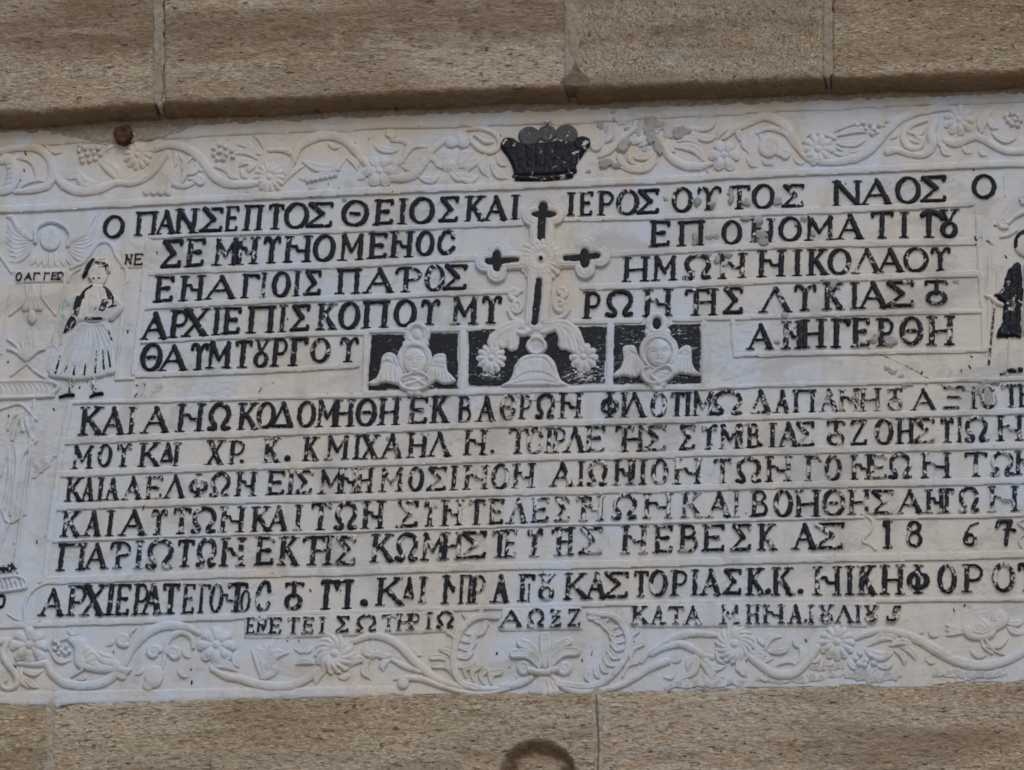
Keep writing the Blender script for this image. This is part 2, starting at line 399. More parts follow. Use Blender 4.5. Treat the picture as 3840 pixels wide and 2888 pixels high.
# ------------------------------------------------------------------ text lines: measured tops and bottoms of the letters
TILE = {'A': (0, 350), 'B': (950, 350), 'C': (1900, 350), 'D': (2840, 300), 'E': (0, 1000), 'F': (950, 1000), 'G': (1900, 1000), 'H': (2840, 1000),
        'I': (0, 1650), 'J': (950, 1650), 'K': (1900, 1650), 'L': (2840, 1650), 'M': (0, 2138), 'N': (950, 2138), 'O': (1900, 2138), 'P': (2840, 2138)}
def T(t, *pts):
    x0, y0 = TILE[t]; return [(x0+p[0]/2.212, y0+p[1]/2.212) + tuple(p[2:]) for p in pts]
def tp(t, x, y): return T(t, (x, y))[0]
LT = {  # x, top, bottom
 1: [(430,804,890),(560,786,880),(780,772,872),(1030,759,859),(1673,732,834),(1931,725,825),(2140,716,809),(2429,703,804),(2641,696,788),(2754,689,784),(2971,684,777),(3179,673,770),(3495,653,759),(3690,650,741)],
 2: [(640,892,1004),(1117,879,983),(1320,872,976),(1505,863,965),(1673,861,951),(2475,822,924),(2745,822,915),(2965,809,903),(3075,804,901),(3300,788,892),(3400,790,890),(3560,780,891)],
 3: [(620,1029,1133),(850,1027,1120),(1055,1014,1113),(1300,1002,1101),(1500,997,1095),(1700,985,1088),(2380,958,1055),(2600,950,1048),(2750,944,1043),(2890,933,1038),(3060,929,1032),(3290,926,1022),(3520,922,1014)],
 4: [(580,1165,1273),(700,1154,1264),(850,1147,1253),(1040,1139,1247),(1225,1133,1236),(1430,1120,1230),(1600,1118,1218),(1780,1106,1215),(2220,1088,1195),(2320,1085,1187),(2460,1079,1185),(2640,1077,1183),(2745,1072,1176),(2905,1070,1170),(3020,1061,1163),(3125,1056,1160),(3370,1048,1151),(3510,1045,1145)],
 5: [(565,1283,1390),(650,1289,1390),(745,1281,1388),(820,1276,1380),(910,1271,1379),(980,1268,1377),(1050,1262,1372),(1120,1261,1372),(1200,1264,1357),(1305,1260,1357),(2850,1210,1308),(2960,1200,1307),(3050,1192,1303),(3150,1189,1302),(3230,1186,1300),(3320,1187,1298),(3420,1182,1291),(3530,1179,1293)],
 6: [(345,1520,1630),(430,1524,1630),(600,1518,1622),(720,1508,1618),(930,1506,1612),(1000,1504,1603),(1150,1500,1600),(1280,1493,1600),(1460,1488,1594),(1650,1480,1585),(1800,1482,1583),(1900,1475,1572),(2000,1475,1567),(2140,1468,1566),(2290,1466,1565),(2470,1467,1563),(2670,1463,1558),(2850,1457,1553),(2960,1457,1546),(3200,1452,1540),(3350,1450,1540),(3460,1453,1538),(3580,1443,1531),(3700,1440,1532),(3800,1434,1525)],
 7: [(305,1666,1756),(380,1662,1747),(560,1655,1750),(700,1655,1748),(805,1646,1743),(880,1645,1742),(1020,1635,1735),(1165,1633,1727),(1265,1628,1722),(1390,1625,1720),(1560,1617,1715),(1780,1608,1704),(1940,1601,1700),(2050,1600,1697),(2220,1592,1693),(2370,1590,1693),(2570,1588,1688),(2730,1585,1684),(2850,1583,1678),(3010,1576,1674),(3150,1572,1671),(3400,1564,1662),(3660,1558,1655),(3800,1553,1652)],
 8: [(275,1786,1880),(350,1787,1877),(460,1783,1873),(590,1780,1872),(740,1772,1862),(920,1765,1860),(1040,1760,1855),(1240,1756,1851),(1380,1748,1845),(1560,1747,1840),(1690,1742,1838),(1800,1738,1835),(1960,1733,1830),(2110,1729,1822),(2250,1720,1820),(2400,1718,1815),(2650,1715,1815),(2780,1712,1811),(2920,1706,1805),(3220,1700,1797),(3500,1693,1791),(3760,1688,1784),(3840,1685,1778)],
 9: [(260,1912,2011),(350,1912,2010),(500,1905,2007),(590,1905,2005),(680,1899,2002),(870,1894,1996),(1040,1894,1991),(1200,1881,1988),(1400,1874,1983),(1610,1872,1974),(1790,1867,1967),(1870,1864,1966),(2030,1860,1957),(2190,1856,1953),(2340,1849,1946),(2590,1842,1939),(2850,1834,1936),(3030,1832,1938),(3220,1831,1928),(3410,1832,1924),(3630,1823,1920),(3760,1818,1917)],
 10: [(265,2032,2138),(370,2032,2131),(450,2025,2129),(600,2019,2131),(690,2018,2125),(870,2012,2122),(990,2007,2118),(1290,2003,2118),(1430,1998,2106),(1620,1994,2100),(1780,1987,2093),(2000,1975,2086),(2210,1969,2077),(2380,1966,2075),(2580,1962,2068),(2780,1960,2064),(3020,1957,2058),(3100,1955,2058),(3330,1948,2055),(3430,1948,2050),(3640,1955,2048),(3770,1944,2048)],
 11: [(190,2206,2308),(280,2190,2308),(460,2185,2306),(630,2183,2302),(800,2186,2295),(890,2179,2294),(1100,2177,2287),(1260,2168,2285),(1460,2161,2269),(1580,2158,2258),(1680,2153,2262),(1880,2149,2258),(2050,2147,2251),(2240,2141,2244),(2470,2134,2233),(2740,2127,2229),(3060,2120,2231),(3350,2113,2228),(3550,2113,2222),(3840,2105,2215)],
 12: [(940,2314,2378),(1000,2314,2378),(1200,2312,2375),(1300,2308,2371),(1400,2306,2368),(1600,2295,2360),(1680,2290,2355),(1910,2287,2351),(2030,2283,2352),(2160,2281,2351),(2400,2271,2341),(2600,2272,2342),(2800,2265,2340),(3100,2267,2338),(3350,2269,2332)],
 13: [(55,1022,1050),(240,1020,1046)], 14: [(468,954,988),(540,948,994)],
}
# glyph letters: a tile key followed by glyph,left,right triples (in that tile's pixels); a trailing *w sets that letter's wear
TXT = {
 1: "A O,850,1035 p,1115,1312 A,1285,1462 N,1448,1645 S,1650,1858 E,1865,1985 p,2015,2185 B T,110,262 O,250,465 S,428,668 Q,725,962 E,1000,1170 I,1205,1272*.42 O,1290,1508 S,1530,1712 K,1752,1930*.4 A,1905,2115 I,2135,2208 C I,500,565 E,600,722*.42 P,750,898 O,905,1102*.47 S,1068,1272 O,1365,1548*.43 Y,1560,1790*.42 T,1830,2030*.43 O,2030,2226 D S,195,395*.44 N,615,870 A,850,1122 O,1140,1360 S,1340,1578 O,1775,1985",
 2: "A S,1325,1522 E,1540,1708*.43 M,1765,1985*.44 n,1945,2150*.44 B Y,62,240 n,245,490 O,490,685 M,705,925 E,950,1118 n,1125,1335*.4 O,1345,1505 C,1520,1682*.44 C E,1185,1365 p,1410,1650 O,1780,1955 n,2010,2226*.47 D O,172,372 M,390,645*.41 A,650,882 T,930,1140 I,1180,1255 J,1345,1560 8,1510,1672",
 3: "E E,1280,1448 n,1485,1700 A,1690,1970 G,1995,2160 B I,60,110*.45 O,150,312 I,330,390 S,410,572 p,680,897 A,910,1178 V,1165,1405*.42 O,1415,1592*.46 S,1560,1782 C H,955,1188 M,1200,1418 W,1455,1705*.46 n,1745,2000*.45 D n,-8,246*.4 I,295,368 K,410,588 O,580,782*.42 L,780,1035*.46 A,980,1218 O,1208,1422*.42 Y,1420,1615*.42",
 4: "E A,1160,1402 P,1400,1568 X,1510,1740 I,1760,1828 E,1845,2005 F p,-60,188 I,210,272*.41 S,300,478 K,525,692*.42 O,700,890 p,895,1132 O,1160,1358 Y,1370,1558*.41 M,1635,1870*.42 Y,1875,2072*.42 G P,630,788 W,810,1058 n,1125,1382*.45 U,1460,1760*.43 S,1785,1972*.42 L,2090,2375*.44 H Y,285,502*.44 K,540,718*.45 I,770,838*.4 A,830,1090*.4 S,1050,1312*.45 t,1378,1592*.44",
 5: "E Q,1160,1350 A,1310,1562 Y,1560,1742 M,1710,1925 T,1930,2098 8,2100,2235 F P,145,295 G,290,458 O,470,642*.43 Y,695,882*.42 H A,-90,138 n,200,387*.42 H,350,572 G,610,778 E,780,942*.42 P,985,1145*.47 Q,1175,1380*.45 H,1400,1640*.46",
 6: "E K,655,860 A,830,1042 I,1060,1122*.43 A,1170,1412 n,1455,1702 W,1715,1922*.41 K,1970,2148*.4 F O,25,187*.43 D,140,342 O,360,522*.42 M,515,715*.44 H,655,845*.42 Q,845,1027 H,1030,1222*.42 E,1280,1452*.46 K,1470,1628 B,1690,1818*.46 A,1845,2012*.42 G Q,-60,78*.48 P,100,212*.46 W,232,408*.46 n,425,632*.42 F,775,932*.41 I,930,1018*.43 L,950,1168*.42 O,1190,1332*.48 T,1345,1482*.43 I,1465,1540*.43 M,1530,1725*.46 W,1690,1962*.48 D,2010,2200*.49 H A,135,272*.45 p,285,492*.46 A,510,675*.54 n,665,860*.52 H,840,1030*.50 t,1070,1215*.53 A,1265,1488*.46 x,1530,1728*.49 I,1770,1818*.47 O,1850,1982*.55 T,2010,2205*.50 E,2165,2270*.46",
 7: "I M,590,778*.42 O,805,932*.45 Y,950,1097*.48 K,1145,1338*.42 d,1320,1447*.4 I,1400,1525*.47 X,1705,1862*.42 P,1890,2037*.49 .,1990,2030 J K,80,225*.5 .,260,318 K,410,547*.43 M,595,800*.42 I,830,892*.4 X,890,1045*.46 A,1050,1242*.44 H,1270,1450*.46 L,1440,1650*.44 n,1740,1945*.44 .,1968,2002 K T,0,187*.5 C,160,305*.53 I,320,382*.52 P,372,497*.49 L,470,662*.47 E,650,822*.52 T,885,1062*.48 H,940,1150*.46 S,1110,1332*.51 S,1420,1572*.49 Y,1600,1757*.5 M,1755,1950*.51 I,1905,1975*.52 B,1985,2110*.49 L .,8,48 I,90,160*.43 A,165,345*.43 S,305,482*.5 t,565,738*.47 Z,760,918*.49 O,970,1130*.49 H,1145,1310*.44 S,1280,1482*.5 Y,1505,1642*.45 I,1655,1702*.48 W,1710,1922*.47 n,1975,2215*.48",
 8: "I K,540,692*.43 A,668,787*.46 I,798,867*.44 A,865,988*.46 A,1015,1182*.44 E,1205,1352*.52 L,1355,1547*.44 F,1560,1727*.52 W,1735,1912*.51 n,1945,2132*.48 J E,110,268*.45 I,275,345*.45 S,330,502*.5 M,535,752*.47 n,700,872*.47 H,850,1000*.46 M,1040,1252*.5 O,1280,1417*.48 S,1430,1612*.49 I,1625,1702*.46 n,1735,1958*.49 O,1970,2127*.5 n,2138,2345*.49 K A,355,560*.49 I,590,642*.47 W,660,842*.51 n,880,1062*.49 I,1030,1072*.52 I,1100,1160*.47 O,1195,1342*.52 n,1370,1632*.49 T,1705,1872*.51 W,1890,2117*.48 n,2135,2375*.46 L G,385,542*.54 O,555,702*.52 n,765,962*.48 E,920,1082*.53 W,1080,1287*.48 n,1345,1617*.5 T,1705,1918*.47 W,1925,2132*.5 n,2130,2300*.46",
 9: "I K,505,672*.45 A,690,842*.44 I,878,947*.4 A,985,1222*.42 ',1150,1200*.3 Y,1235,1392*.45 T,1420,1592*.44 W,1580,1797*.45 n,1810,2038*.45 K,2080,2250*.46 J A,110,292*.43 I,335,407*.43 T,465,652*.43 W,665,867*.49 n,890,1092*.47 S,1180,1377*.51 Y,1395,1532*.53 n,1550,1747*.47 T,1770,1932*.52 E,1950,2087*.48 K L,0,182*.51 E,205,357*.54 S,385,532*.51 T,560,712*.49 n,600,815*.51 W,865,1087*.49 n,1120,1387*.51 K,1445,1622*.5 A,1650,1867*.48 I,1880,1930*.51 B,2015,2177*.46 L O,130,297*.47 H,305,527*.45 Q,535,732*.49 H,745,942*.49 S,930,1142*.5 A,1150,1372*.45 n,1385,1562*.48 T,1500,1642*.48 W,1660,1847*.51 n,1900,2182*.49",
 10: "I p,465,718*.44 A,690,900*.46 V,895,1097*.51 I,1110,1192*.5 W,1200,1447*.48 T,1455,1617*.43 W,1620,1802*.49 n,1820,2040*.45 J E,15,182*.46 K,205,387*.47 U,392,662*.44 S,665,857*.5 K,970,1172*.46 W,1170,1372*.46 M,1385,1600*.48 H,1550,1742*.46 S,1700,1942*.48 T,1960,2130*.5 E,2080,2187*.52 K Y,150,312*.49 U,355,562*.53 S,590,802*.51 n,940,1177*.49 E,1220,1387*.44 B,1420,1597*.47 E,1620,1817*.46 S,1850,2037*.47 K,2080,2240*.45 L A,285,492*.43 S,450,732*.46 1,1030,1132*.38 a,1230,1372*.45 6,1705,1860*.47 7,1960,2157*.4",
 11: "M A,320,540*.44 P,555,722*.44 X,670,880*.43 I,875,952*.41 E,955,1087*.41 P,1100,1237*.43 A,1165,1352*.44 T,1330,1497*.42 E,1510,1622*.44 G,1640,1745*.44 O,1735,1852*.44 q,1838,1945*.44 T,1870,2062*.42 o,1990,2082*.44 C,2112,2250*.44 N t,245,425*.43 j,540,832*.38 .,888,958*.3 K,1010,1252*.44 d,1235,1342*.44 I,1345,1467*.47 m,1555,1685*.42 p,1700,1820*.44 P,1800,1932*.49 A,1975,2122*.47 O G,90,242*.46 i,160,212*.47 8,255,402*.49 K,470,682*.42 A,650,832*.47 S,790,1022*.47 T,1040,1187*.42 O,1175,1337*.47 P,1360,1507*.42 I,1520,1602*.43 A,1600,1782*.45 S,1785,1957*.46 K,1985,2140*.46 .,2142,2196*.3 P K,115,307*.45 .,330,385*.4 n,455,707*.47 I,730,802*.42 K,830,987*.46 H,1015,1227*.47 F,1235,1432*.47 O,1490,1657*.45 P,1695,1887*.45 O,1945,2142*.51 Y,2145,2330*.46",
 12: "M E,2040,2120*.44 N N,25,117*.47 E,130,242*.46 T,275,392*.49 E,410,512*.48 I,540,607*.48 S,680,802*.46 W,845,1027*.46 T,1055,1190*.5 H,1185,1320*.48 P,1290,1387*.49 I,1425,1492*.43 W,1515,1667*.49 A,2035,2235*.43 O W,165,317*.49 z,345,462*.45 Z,500,622*.43 K,1035,1177*.49 A,1195,1322*.49 T,1330,1482*.47 A,1470,1617*.43 M,1770,1935*.49 H,1985,2105*.48 n,2115,2312*.44 P A,255,377*.44 .,388,417 I,420,477*.46 8,510,637*.5 L,640,802*.45 I,805,867*.44 8,885,1002*.48 5,1060,1202*.45",
 13: "A O,130,182*.38 A,198,267*.38 G,270,332*.38 G,358,410*.38 E,422,482*.42 W,472,527*.45",
 14: "A N,1035,1097*.43 E,1110,1187*.38",
}
LINEW = {1: .34, 2: .34, 3: .35, 4: .35, 5: .34, 6: .4, 7: .4, 8: .44, 9: .44, 10: .42, 11: .4, 12: .42, 13: .36, 14: .36}
# strokes in a unit box: l = line, c = curve, o = ring; numbers after the points are widths at the ends (1 = thick stem)
def st(u, b=1, t=1): return [('l', [(u, 0), (u, 1)], 1.0, 1.0, b, t)]
GL = {
 'I': st(.5), 'E': st(.08)+[('l', [(.05, 1), (1, 1), (1, .88)], .62, .8), ('l', [(.08, .52), (.72, .52)], .5, .95), ('l', [(.0, 0), (1, 0), (1, .13)], .7, .8)],
 'G': st(.15)+[('l', [(.05, 1), (1, 1), (1, .86)], .75, .85)], 'p': st(.1)+st(.9)+[('l', [(-.02, 1), (1.02, 1)], .75, .75)],
 'T': st(.5)+[('l', [(0, .88), (0, 1), (1, 1), (1, .87)], .7, .7)], 'H': st(.1)+st(.9)+[('l', [(.1, .47), (.9, .5)], .62, .62)],
 'n': st(.1)+st(.9)+[('l', [(.1, .62), (.42, .62), (.52, .42), (.9, .40)], .75, .7)],
 'q': [('l', [(0, .6), (.3, .62), (.42, .4), (1, .38)], .75, .75)], 'i': [('l', [(.5, 0), (.5, .62)], 1, 1, 1, 1)],
 'N': st(.08)+st(.92)+[('l', [(.08, 1), (.9, .02)], 1, .9)],
 'M': [('l', [(.08, 0), (.12, 1)], .8, .9, 1, 0), ('l', [(.9, 1), (.92, 0)], .95, 1.05, 0, 1), ('l', [(.1, 1), (.5, .3)], 1, .8), ('l', [(.5, .3), (.9, 1)], .6, .7), ('l', [(.02, 1), (.14, 1)], .6, .6), ('l', [(.86, 1), (.98, 1)], .6, .6)],
 'K': st(.1)+[('l', [(.15, .42), (.8, 1)], .6, .85), ('l', [(.38, .58), (.95, 0)], .9, 1.05), ('s', [(.82, 1)]), ('s', [(.95, 0)])],
 'A': [('l', [(.06, 0), (.52, 1)], .62, .7), ('l', [(.5, 1), (.94, 0)], .95, 1.1), ('l', [(.25, .34), (.78, .34)], .55, .7), ('s', [(.06, 0)]), ('s', [(.94, 0)])],
 'L': [('l', [(.06, 0), (.5, 1)], .6, .7), ('l', [(.48, 1), (.92, 0)], .9, 1.05), ('s', [(.06, 0)]), ('s', [(.92, 0)])],
 'D': [('l', [(.04, 0), (.52, 1)], .6, .7), ('l', [(.5, 1), (.96, 0)], 1.0, 1.1), ('l', [(.02, 0), (.98, 0)], .75, .85)],
 'd': [('l', [(.04, .1), (.52, 1)], .7, .7), ('l', [(.5, 1), (.9, .1)], 1.0, 1.1), ('l', [(.02, .1), (.95, .1)], .75, .85), ('l', [(.3, .45), (.7, .45)], .5, .5)],
 'P': st(.12)+[('c', [(.1, .98), (.65, .99), (.98, .78), (.85, .5), (.5, .42), (.2, .45)], .7, .65)],
 'B': st(.12)+[('c', [(.1, .98), (.6, 1), (.85, .78), (.6, .54), (.2, .53)], .7, .7), ('c', [(.2, .53), (.75, .52), (1, .26), (.75, .01), (.05, 0)], .8, .8)],
 'O': [('o', .5, .5, .5, .5)], 'o': [('o', .5, .36, .5, .36)], 'Q': [('o', .5, .5, .5, .5), ('l', [(.33, .5), (.68, .5)], .8, .8)],
 'F': [('o', .5, .45, .5, .3)]+st(.5), 'C': [('c', [(.95, .72), (.85, .95), (.5, 1), (.15, .8), (.02, .45), (.2, .1), (.55, 0), (.85, .1), (.98, .26)], .95, .95)],
 'W': [('c', [(.02, .06), (.25, .02), (.3, .2), (.08, .5), (.12, .82), (.45, 1), (.85, .88), (.97, .55), (.75, .2), (.78, .03), (1, .06)], .95, .95)],
 'S': [('l', [(.98, .86), (1, 1), (.05, 1)], .75, .8), ('l', [(.08, .98), (.62, .52)], 1.0, 1.0), ('l', [(.62, .52), (.04, .02)], .65, .75), ('l', [(0, 0), (.98, 0), (1, .14)], .85, .8)],
 'X': [('l', [(.1, 1), (.9, 0)], 1.05, 1.1), ('l', [(.92, 1), (.06, 0)], .65, .7), ('s', [(.1, 1)]), ('s', [(.92, 1)]), ('s', [(.06, 0)]), ('s', [(.92, 0)])],
 'Y': [('l', [(.5, 0), (.5, .55)], 1, .95, 1, 0), ('c', [(.04, .82), (.08, .98), (.3, .98), (.48, .72), (.5, .5)], .75, .95), ('c', [(.5, .5), (.6, .8), (.8, 1), (.97, .97), (.97, .82)], .7, .75)],
 'Z': [('l', [(.02, .88), (.04, 1), (.98, 1)], .7, .8), ('l', [(.95, 1), (.06, 0)], .75, .8), ('l', [(.02, 0), (.98, 0), (1, .13)], .8, .8)],
 'x': [('l', [(.02, 1), (1, 1), (1, .88)], .85, .8), ('l', [(.22, .53), (.85, .5)], .7, .6), ('l', [(.02, 0), (.75, 0)], .8, .8)],
 'z': [('l', [(.05, .92), (.1, 1), (.95, 1)], .7, .7), ('l', [(.9, 1), (.3, .6)], .7, .8), ('l', [(.25, .6), (.85, .56)], .75, .75), ('l', [(.8, .56), (.15, .06)], .7, .8), ('l', [(.1, 0), (.98, 0), (1, .1)], .85, .85)],
 '8': [('o', .5, .26, .46, .27), ('c', [(.5, .52), (.25, .75), (.12, .98)], .85, .85), ('c', [(.5, .52), (.7, .78), (.92, .98)], .7, .7), ('s', [(.1, 1)]), ('s', [(.92, 1)])],
 't': [('o', .5, .27, .42, .27), ('l', [(.5, .5), (.5, 1)], .95, .95), ('l', [(0, .88), (0, 1), (1, 1), (1, .9)], .75, .7)],
 'V': st(.4)+[('c', [(.0, .82), (.06, .98), (.35, 1), (.7, .99), (.98, .75), (.85, .5), (.45, .45)], .8, .6)],
 'U': st(.34)+[('l', [(.92, 0), (.92, 1)], .9, .9, 1, 1), ('l', [(0, .88), (0, 1), (.72, 1), (.74, .9)], .75, .65), ('l', [(.34, .47), (.92, .5)], .62, .62)],
 'J': st(.32)+[('c', [(.02, .9), (.2, 1), (.6, 1), (.85, .88), (1, .7)], .95, .9)],
 'j': st(.16)+st(.9)+[('l', [(.0, .96), (.06, 1), (1, 1)], .85, .85), ('l', [(.42, 1), (.52, .68), (.62, 1)], .7, .6)],
 'm': [('l', [(.2, 0), (.2, 1)], 1, 1, 1, 1), ('l', [(.2, 1), (.95, .42)], 1, .7), ('l', [(.95, .42), (1, .6)], .7, .7)],
 '.': [('l', [(.3, .1), (.7, .1)], 1.25, 1.25)], "'": [('l', [(.1, 1.04), (.9, 1.2)], .4, .6)],
 '1': st(.5)+[('l', [(.05, .9), (.5, 1)], .9, 1), ('l', [(.5, 0), (.98, 0)], .8, .8)],
 'a': [('o', .5, .78, .42, .22), ('o', .5, .28, .5, .28)],
 '6': [('o', .35, .25, .35, .25), ('c', [(.02, .3), (.1, .6), (.4, .9), (.95, 1.05)], .8, .5)],
 '7': [('l', [(.04, .8), (.12, .98), (.78, .98), (.6, .6)], .9, .9), ('l', [(.6, .6), (.52, 0)], .9, .9, 1, 0), ('l', [(.6, .66), (.98, .62)], .7, .8)],
 '5': [('c', [(.98, .98), (.6, .95), (.45, .7)], .9, .7), ('c', [(.45, .6), (.75, .55), (.8, .25), (.5, .02), (.1, .08), (.05, .25)], .7, .9)],
}
VPX, VPY = 3640.0, -26500.0
letters = []
def glyph_shapes(g, xl, xr, ytop, ybot, H=14.0, TW=None):
    q = _glyph(g, xl, xr, ytop, ybot, H, TW)
    if ybot-ytop < 80:
        for e in q: e.bev = 2.5; e.base = .85
    return q
def _glyph(g, xl, xr, ytop, ybot, H=14.0, TW=None):
    hgt = ybot-ytop; ym = (ytop+ybot)/2
    th = (TW or 0.215)*hgt*0.5          # half a thick stem
    if ybot-ytop < 50: th = min(th, 2.9)
    if g not in "I.'1": th = min(th, 0.165*(xr-xl)) if g not in 'MWUnpH' else min(th, 0.138*(xr-xl))
    else: th = min(th, 0.36*(xr-xl))
    if g in 'OQCWo8ta': th *= 0.92
    lean = (VPX-(xl+xr)/2)/(ym-VPY); slope = -0.039+(ym-800)*1.05e-5
    w = xr-xl; a = xl+th*0.95; ww = max(w-2*th*0.95, 1.0)
    tin = th*0.75; yb = ybot-tin; yt = ytop+tin; xm = (xl+xr)/2
    def P(u, v):
        x = a+u*ww; y = yb+(yt-yb)*v
        y2 = y+slope*(x-xm)*0.8; return (x+(ym-y)*lean, y2)
    J = lambda: rnd.uniform(-.018, .018)
    out = []
    def serif(u, v, k=1.0):
        sgn = 1
        x, y = P(u, v); L = th*1.45*k; y += (0.34 if v < .5 else -0.34)*th
        out.append(Stroke([(x-L, y+rnd.uniform(-1, 1)), (x, y), (x+L, y+rnd.uniform(-1, 1))], [th*.30, th*.44, th*.30], H, sm=False, kind='b', bev=5))
    for e in GL[g]:
        if e[0] == 's': serif(*e[1][0]); continue
        if e[0] == 'o':
            _, cu, cv, ru, rv = e; n = 14; pts = []; rs = []
            ph = rnd.uniform(-.15, .15)
            for i in range(n+1):
                q = 2*math.pi*i/n; pts.append(P(cu+ru*math.cos(q), cv+rv*math.sin(q+ph*0)))
                rs.append(th*(0.60+0.42*abs(math.cos(q+0.35))))
            out.append(Stroke(pts, rs, H, sm=True, kind='b', bev=5)); continue
        pts = [P(u+J(), v+J()) for u, v in e[1]]
        r0, r1 = [(q*th if q > .85 else q*th*.86) for q in e[2:4]]
        if e[0] == 'l' and len(pts) == 2 and len(e) > 4:
            (x0, y0), (x1, y1) = pts; m = ((x0+x1)/2+rnd.uniform(-1, 1), (y0+y1)/2)
            out.append(Stroke([pts[0], ((x0*3+x1)/4, (y0*3+y1)/4), m, ((x0+3*x1)/4, (y0+3*y1)/4), pts[1]], [r0*.80, r0*.95, (r0+r1)/2*.88, r1*.95, r1*.80], H, sm=False, kind='b', bev=5))
            u = e[1][0][0]
            if e[4]: serif(u, e[1][0][1])
            if e[5]: serif(e[1][1][0], e[1][1][1])
        else:
            n = len(pts); out.append(Stroke(pts, np.linspace(r0, r1, n), H, sm=(e[0] == 'c'), kind='b', bev=5))
    return out
def build_text():
    for ln, txt in TXT.items():
        tab = np.array(LT[ln], float); tile = None
        for tok in txt.split():
            if len(tok) == 1 and tok in TILE: tile = tok; continue
            wv = LINEW[ln]
            if '*' in tok: tok, q = tok.rsplit('*', 1); wv = float(q)
            g, a, b = tok.split(',') if tok[0] != ',' else (',',)+tuple(tok[2:].split(','))
            x0 = TILE[tile][0]; xl = x0+float(a)/2.212; xr = x0+float(b)/2.212; xm = (xl+xr)/2
            top = np.interp(xm, tab[:, 0], tab[:, 1]); btm = np.interp(xm, tab[:, 0], tab[:, 2])
            if g in 'OQCW': top -= 2; btm += 3
            if g == 'd': btm -= 0.12*(btm-top)
            if g == '.' and ln in (10, 11) and xm > 2800 and xm < 2950: pass
            letters.append(dict(g=g, xl=xl, xr=xr, top=top, bot=btm, w=wv, ln=ln, area=(xr-xl)*(btm-top)))
build_text()
letters.sort(key=lambda d: -d['area'])
def letter_wear(w):
    def f(X, Y): return (w*0.905)+0.07*fbm(X/34, Y/30, 31, 2)
    return f
def letter_paint(X, Y, S): return np.clip(0.50+S*0.12, 0, 1)
class Multi:
    def __init__(s, shapes): s.sh = shapes; s.H = 14
    def box(s):
        b = np.array([q.box() for q in s.sh]); return b[:, 0].min(), b[:, 1].min(), b[:, 2].max(), b[:, 3].max()
small = []
for i, d in enumerate(letters):
    sh = glyph_shapes(d['g'], d['xl'], d['xr'], d['top'], d['bot'], H=(9.5 if d['ln'] < 12 else 11.0), TW=(0.222 if d['ln'] < 6 else .205 if d['ln'] < 12 else .225 if d['ln'] == 12 else .17))
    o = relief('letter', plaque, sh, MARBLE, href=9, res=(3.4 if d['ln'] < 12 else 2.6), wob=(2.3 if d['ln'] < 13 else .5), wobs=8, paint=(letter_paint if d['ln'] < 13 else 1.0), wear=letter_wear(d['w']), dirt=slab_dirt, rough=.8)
    if i >= 300: small.append(o)
# the letters past the three hundred largest become one joined part
def join_into(name, objs, kind='stuff'):
    V = []; F = []; at = {'paint': [], 'wear': [], 'dirt': []}; n = 0
    for o in objs:
        me = o.data; v = np.zeros(len(me.vertices)*3); me.vertices.foreach_get('co', v); V.append(v.reshape(-1, 3))
        f = np.zeros(len(me.polygons)*4, dtype=np.int64); me.loops.foreach_get('vertex_index', f); F.append(f.reshape(-1, 4)+n); n += len(v)//3
        for k in at:
            q = np.zeros(len(v)//3, np.float32)
            if k in me.attributes: me.attributes[k].data.foreach_get('value', q)
            at[k].append(q)
        bpy.data.objects.remove(o); bpy.data.meshes.remove(me)
    V = np.vstack(V); F = np.vstack(F); me = bpy.data.meshes.new(name)
    me.vertices.add(len(V)); me.vertices.foreach_set('co', V.ravel().astype(np.float32))
    me.loops.add(F.size); me.loops.foreach_set('vertex_index', F.ravel().astype(np.int32))
    me.polygons.add(len(F)); me.polygons.foreach_set('loop_start', np.arange(0, F.size, 4, dtype=np.int32)); me.update(calc_edges=True)
    me.polygons.foreach_set('use_smooth', np.ones(len(F), bool))
    for k in at: a = me.attributes.new(k, 'FLOAT', 'POINT'); a.data.foreach_set('value', np.concatenate(at[k]))
    me.materials.append(MARBLE); o = bpy.data.objects.new(name, me); col.objects.link(o); o.parent = plaque; o['kind'] = kind; return o
if small: join_into('small_letters', small)

# ------------------------------------------------------------------ fillets between the lines
def fillet(pts, r, H=5.2, name='fillet', **kw):
    P = np.array(pts, float); n = max(3, int(abs(P[-1, 0]-P[0, 0])/160)+2)
    R(name, [Stroke([tuple(p) for p in pts], r, H, sm=False, kind='b', bev=3, base=.75)], H, res=5, wob=2.5, wobs=45, rough=.6, **kw)
def between(a, b, x0, x1, shift=0, k=.41, rmin=6, rmax=13):
    A = np.array(LT[a], float); B = np.array(LT[b], float)
    def fit(arr, c):
        m = (arr[:, 0] > x0-250) & (arr[:, 0] < x1+250); q = arr[m] if m.sum() > 3 else arr
        return np.polyfit(q[:, 0], q[:, c], 2 if m.sum() > 5 else 1)
    pa = fit(A, 2); pb = fit(B, 1); xs = np.linspace(x0, x1, max(4, int((x1-x0)/150)))
    y0 = np.polyval(pa, xs); y1 = np.polyval(pb, xs)
    gap = y1-y0; pts = [(x, (p+q)/2+shift+1.5*math.sin(x/170.0)) for x, p, q in zip(xs, y0, y1)]
    fillet(pts, list(np.clip(gap*k, rmin, rmax)))
between(1, 2, 562, 1958); between(1, 2, 2092, 3645)
between(2, 3, 556, 1786); between(2, 3, 2300, 3650)
between(3, 4, 545, 1955); between(3, 4, 2185, 3660)
between(4, 5, 520, 1375)
fillet([(1372, 1240), (1700, 1232), (1800, 1230)], 10); fillet([(2150, 1205), (2400, 1200)], 10); fillet([(2530, 1196), (2760, 1190), (3100, 1178), (3400, 1170), (3680, 1166)], 9)
fillet([(505, 1406), (1000, 1390), (1340, 1368)], 10)
